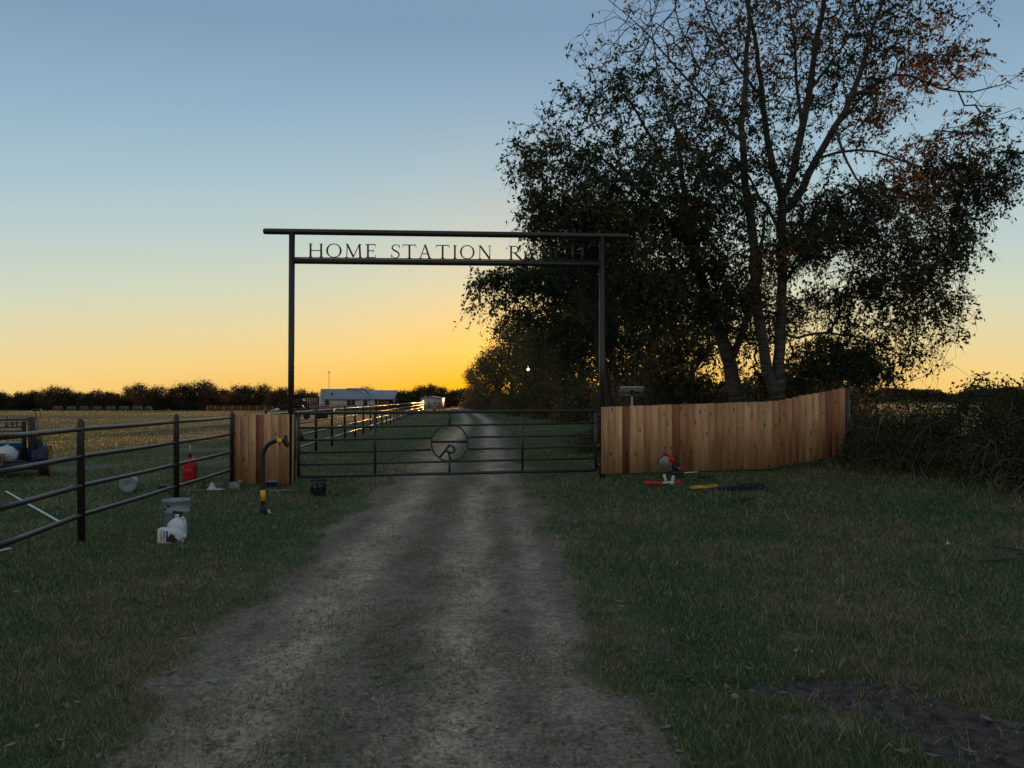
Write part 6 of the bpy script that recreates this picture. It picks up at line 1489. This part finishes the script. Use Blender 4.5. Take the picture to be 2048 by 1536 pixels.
# right wing, set back
wx0, wx1 = lx(1000), lx(1285)
m = MB(); m.box(((wx0 + wx1) / 2, 5.0, EV / 2), (wx1 - wx0, 5.0, EV)); m.build('brick_wall', M['brick'], ho)
m = MB(); zz1 = lz(283); V = [(lx(1060), 1.6, EV), (lx(1290), 1.6, EV), (lx(1302), 6.5, zz1), (lx(925), 6.5, zz1)]; V += [(a, b, c - .1) for a, b, c in V]; V += [(lx(925), 11, EV), (lx(1302), 11, EV)]
m.add(V, [(0, 1, 2, 3), (4, 7, 6, 5), (0, 4, 5, 1), (1, 5, 6, 2), (0, 3, 7, 4), (3, 2, 9, 8)]); m.build('wing_roof', M['roof'], ho)
for (ca, cb, ct, cbm) in ((515, 558, 405, 452), (764, 803, 405, 460), (814, 853, 405, 460), (952, 992, 405, 462)):
    xa, xb, zt2, zb2 = lx(ca), lx(cb), lz(ct), lz(cbm); w_ = MB(); c_ = ((xa + xb) / 2, -.03, (zt2 + zb2) / 2)
    w_.box((c_[0], -.02, zt2), (xb - xa + .1, .08, .1)); w_.box((c_[0], -.02, zb2), (xb - xa + .1, .08, .1)); w_.box((xa, -.02, c_[2]), (.1, .08, zt2 - zb2 - .1)); w_.box((xb, -.02, c_[2]), (.1, .08, zt2 - zb2 - .1)); w_.box((c_[0], -.015, c_[2]), (.06, .05, zt2 - zb2 - .1)); f_ = w_.build('window', M['window_trim'], ho)
    w_ = MB(); w_.box((c_[0], -.01, c_[2]), (xb - xa - .1, .03, zt2 - zb2 - .1)); w_.build('pane', M['dark_glass'], f_)
for ca, cb in ((1085, 1100), (1225, 1270)):
    m = MB(); m.box(((lx(ca) + lx(cb)) / 2, 2.46, EV * .45), (lx(cb) - lx(ca), .05, EV * .8)); m.build('door', M['machine'], ho)
for ca in (1100, 1285):
    m = MB(); m.box((lx(ca), 1.8, EV / 2 - .05), (.16, .16, EV - .1)); m.build('porch_post', M['cream'], ho)
# long low carport between the house and the shed
cp = thing('low_carport', 'long low dark carport joining the stone house to the pale shed', 'carport', (hx(1295), HD + 1, hg))
wl = hx(1640) - hx(1295); m = MB(); m.box((wl / 2, 3, lz(405)), (wl, 6, .22)); m.build('flat_roof', M['machine'], cp)
m = MB(); m.box((wl / 2, 5.8, lz(405) / 2), (wl, .1, lz(405) - .3)); m.build('back_wall', M['brick'], cp)
for j in range(6):
    m = MB(); m.box((.2 + (wl - .4) * j / 5, .3, lz(405) / 2 - .06), (.12, .12, lz(405) - .12)); m.build('post', M['machine'], cp)
# left annex deck
an = thing('porch_deck', 'small pale railed deck beside the left gable of the stone house', 'deck', (hx(235), HD + 2, hg))
wl2 = hx(395) - hx(235); m = MB(); m.box((wl2 / 2, 1, .25), (wl2, 2, .35)); m.build('platform', M['cream'], an)
m = MB(); m.box((wl2 / 2, 0, lz(380)), (wl2, .1, .1)); m.box((wl2 / 2, 0, lz(410)), (wl2, .08, .08)); m.build('railing', M['cream'], an)
for j in range(7):
    m = MB(); m.box((wl2 * j / 6, .05, lz(380) / 2), (.1, .1, lz(380))); m.build('baluster', M['cream'], an)
# shed
SHD = 150.0
def sx_(cx): return (cx / 5.689 + 560 - 1024) / FPX * SHD
def sz_(cy): return EYE - (cy / 5.689 + 730 - 800) / FPX * SHD
s0 = sx_(1600); sg = sz_(490)
sh = thing('metal_shed', 'pale sheet-metal shed with a low gable roof at the far end of the pipe fence', 'shed', (s0, SHD, sg))
wS = sx_(1825) - s0; zE = sz_(378) - sg; zR = sz_(358) - sg; xR = sx_(1700) - s0
m = MB(); m.prism([(0, 0), (wS, 0), (wS, zE), (xR, zR - .05), (0, zE - .05)], 0, 9); m.build('wall', M['shed'], sh)
m = MB(); m.add([(-.15, -.2, zE - .05), (xR, -.2, zR), (wS + .15, -.2, zE), (-.15, 9.2, zE - .05), (xR, 9.2, zR), (wS + .15, 9.2, zE), (-.15, -.2, zE + .03), (xR, -.2, zR + .08), (wS + .15, -.2, zE + .08), (-.15, 9.2, zE + .03), (xR, 9.2, zR + .08), (wS + .15, 9.2, zE + .08)],
 [(6, 7, 10, 9), (7, 8, 11, 10), (0, 3, 4, 1), (1, 4, 5, 2), (0, 1, 7, 6), (1, 2, 8, 7), (3, 9, 10, 4), (4, 10, 11, 5), (0, 6, 9, 3), (2, 5, 11, 8)]); m.build('roof', M['shed'], sh)
xa, xb = sx_(1650) - s0, sx_(1690) - s0; m = MB(); m.box(((xa + xb) / 2, -.04, (sz_(390) - sg) * .5), (xb - xa, .06, sz_(390) - sg)); m.build('door', M['solarback'], sh)
m = MB(); m.box((sx_(1630) - s0, -.15, sz_(408) - sg), (.25, .2, .3), bev=.03)
o = m.build('wall_lamp', M['white_plastic'], sh)
em = bpy.data.materials.new('lit_wall_lamp'); em.use_nodes = True; em.node_tree.nodes['Principled BSDF'].inputs['Emission Color'].default_value = (1, .72, .2, 1); em.node_tree.nodes['Principled BSDF'].inputs['Emission Strength'].default_value = 1.6
o.data.materials[0] = em
# white post and red reflector by the shed
x = sx_(1657); wp = thing('white_utility_post', 'thin white post beside the end of the pipe fence', 'post', (x, 112, float(base_z(x, 112)))); wpx = (1657 / 5.689 + 560 - 1024) / FPX * 112; wp.location.x = wpx
m = MB(); m.tube([(0, 0, 0), (0, 0, EYE - (345 / 5.689 + 730 - 800) / FPX * 112)], .06, 8); m.build('pole', M['cream'], wp); m = MB(); m.box((0, -.08, 1.2), (.2, .08, .3)); m.build('meter_box', M['solarback'], wp)
rx_ = (1757 / 5.689 + 560 - 1024) / FPX * 113; rd = thing('red_barrel', 'red and white striped marker drum at the far end of the pipe fence', 'drum', (rx_, 113, float(base_z(rx_, 113)))); m = MB(); m.lathe((0, 0, 0), [(.22, 0), (.22, .5), (.2, 1.2)], 12); m.build('drum_body', M['red_plastic'], rd)
for zz in (.35, .75): m = MB(); m.lathe((0, 0, zz), [(.228, 0), (.224, .15)], 12); m.build('band', M['white_plastic'], rd)
# yard light pole
yd = 215.0; x = (658 - 1024) / FPX * yd; zg = float(base_z(x, yd)); yl = thing('yard_light_pole', 'tall thin yard light pole rising behind the stone house', 'pole', (x, yd, zg)); ztop = EYE + 55 / FPX * yd - zg
m = MB(); m.tube([(0, 0, 0), (0, 0, ztop)], [.09, .055], 8); m.build('pole', M['machine'], yl)
m = MB(); m.box((0, 0, ztop + .1), (.62, .5, .26), bev=.08); m.build('lamp_head', M['machine'], yl)
# black farm implement behind the left arch post
di = 62.0; x = (600 - 1024) / FPX * di; zg = float(base_z(x, di)); im = thing('farm_implement', 'black loader implement with orange beam parked beyond the left arch post', 'implement', (x, di, zg))
def ip(cx, cy, dy=0): px = cx / 5.689 + 560; py = 730 + cy / 5.689; return np.array([(px - 600) / FPX * di, dy, EYE - (py - 800) / FPX * di - zg])
m = MB()
m.tube([ip(175, 490), ip(178, 430), ip(190, 402), ip(245, 402), ip(262, 425), ip(300, 470), ip(330, 500)], .09, 8); m.tube([ip(178, 440, .7), ip(190, 402, .7), ip(245, 402, .7), ip(262, 425, .7), ip(310, 480, .7)], .07, 8)
m.tube([ip(185, 470), ip(260, 465)], .08, 8); m.tube([ip(205, 402), ip(185, 450)], .04, 6); m.tube([ip(240, 402, .2), ip(262, 400, .2)], .07, 6); m.build('frame', M['machine'], im)
m = MB(); m.box(tuple(ip(400, 512, .3)), (2.9, .8, .28), bev=.05); m.box(tuple(ip(250, 520, .3)), (1.2, .7, .3), bev=.05); m.build('body', M['machine'], im)
m = MB(); m.box(tuple(ip(420, 470, .4)), (2.1, .12, .12), bev=.02); m.build('orange_beam', M['orange'], im)
for k_, cx in enumerate((200, 300, 440, 500)):
    m = MB(); c_ = ip(cx, 532, .1 * k_); m.lathe((c_[0], c_[1], .28), [(.1, -.1), (.27, -.1), (.29, 0), (.27, .1), (.1, .1)], 14, axis='y'); m.build('wheel', M['rubber'], im)
# pasture fence of thin posts in front of the house
yf = thing('yard_fence', 'thin dark yard fence in front of the stone house', 'fence', (hx(230), HD - 18, hg + .1)); wl3 = (hx(1100) - hx(230)) * .9
for j in range(15):
    m = MB(); m.tube([(wl3 * j / 14, 0, 0), (wl3 * j / 14, 0, 1.55 if j % 3 == 0 else 1.15)], .05, 5); m.build('post', M['pipe'], yf)
for hgt in (.35, .7, 1.05):
    m = MB(); m.tube([(0, 0, hgt), (wl3, 0, hgt)], .03, 5); m.build('rail', M['pipe'], yf)

for o in list(bpy.data.objects):
    if o.get('label') == 'x': print('UNPLACED', o.name)
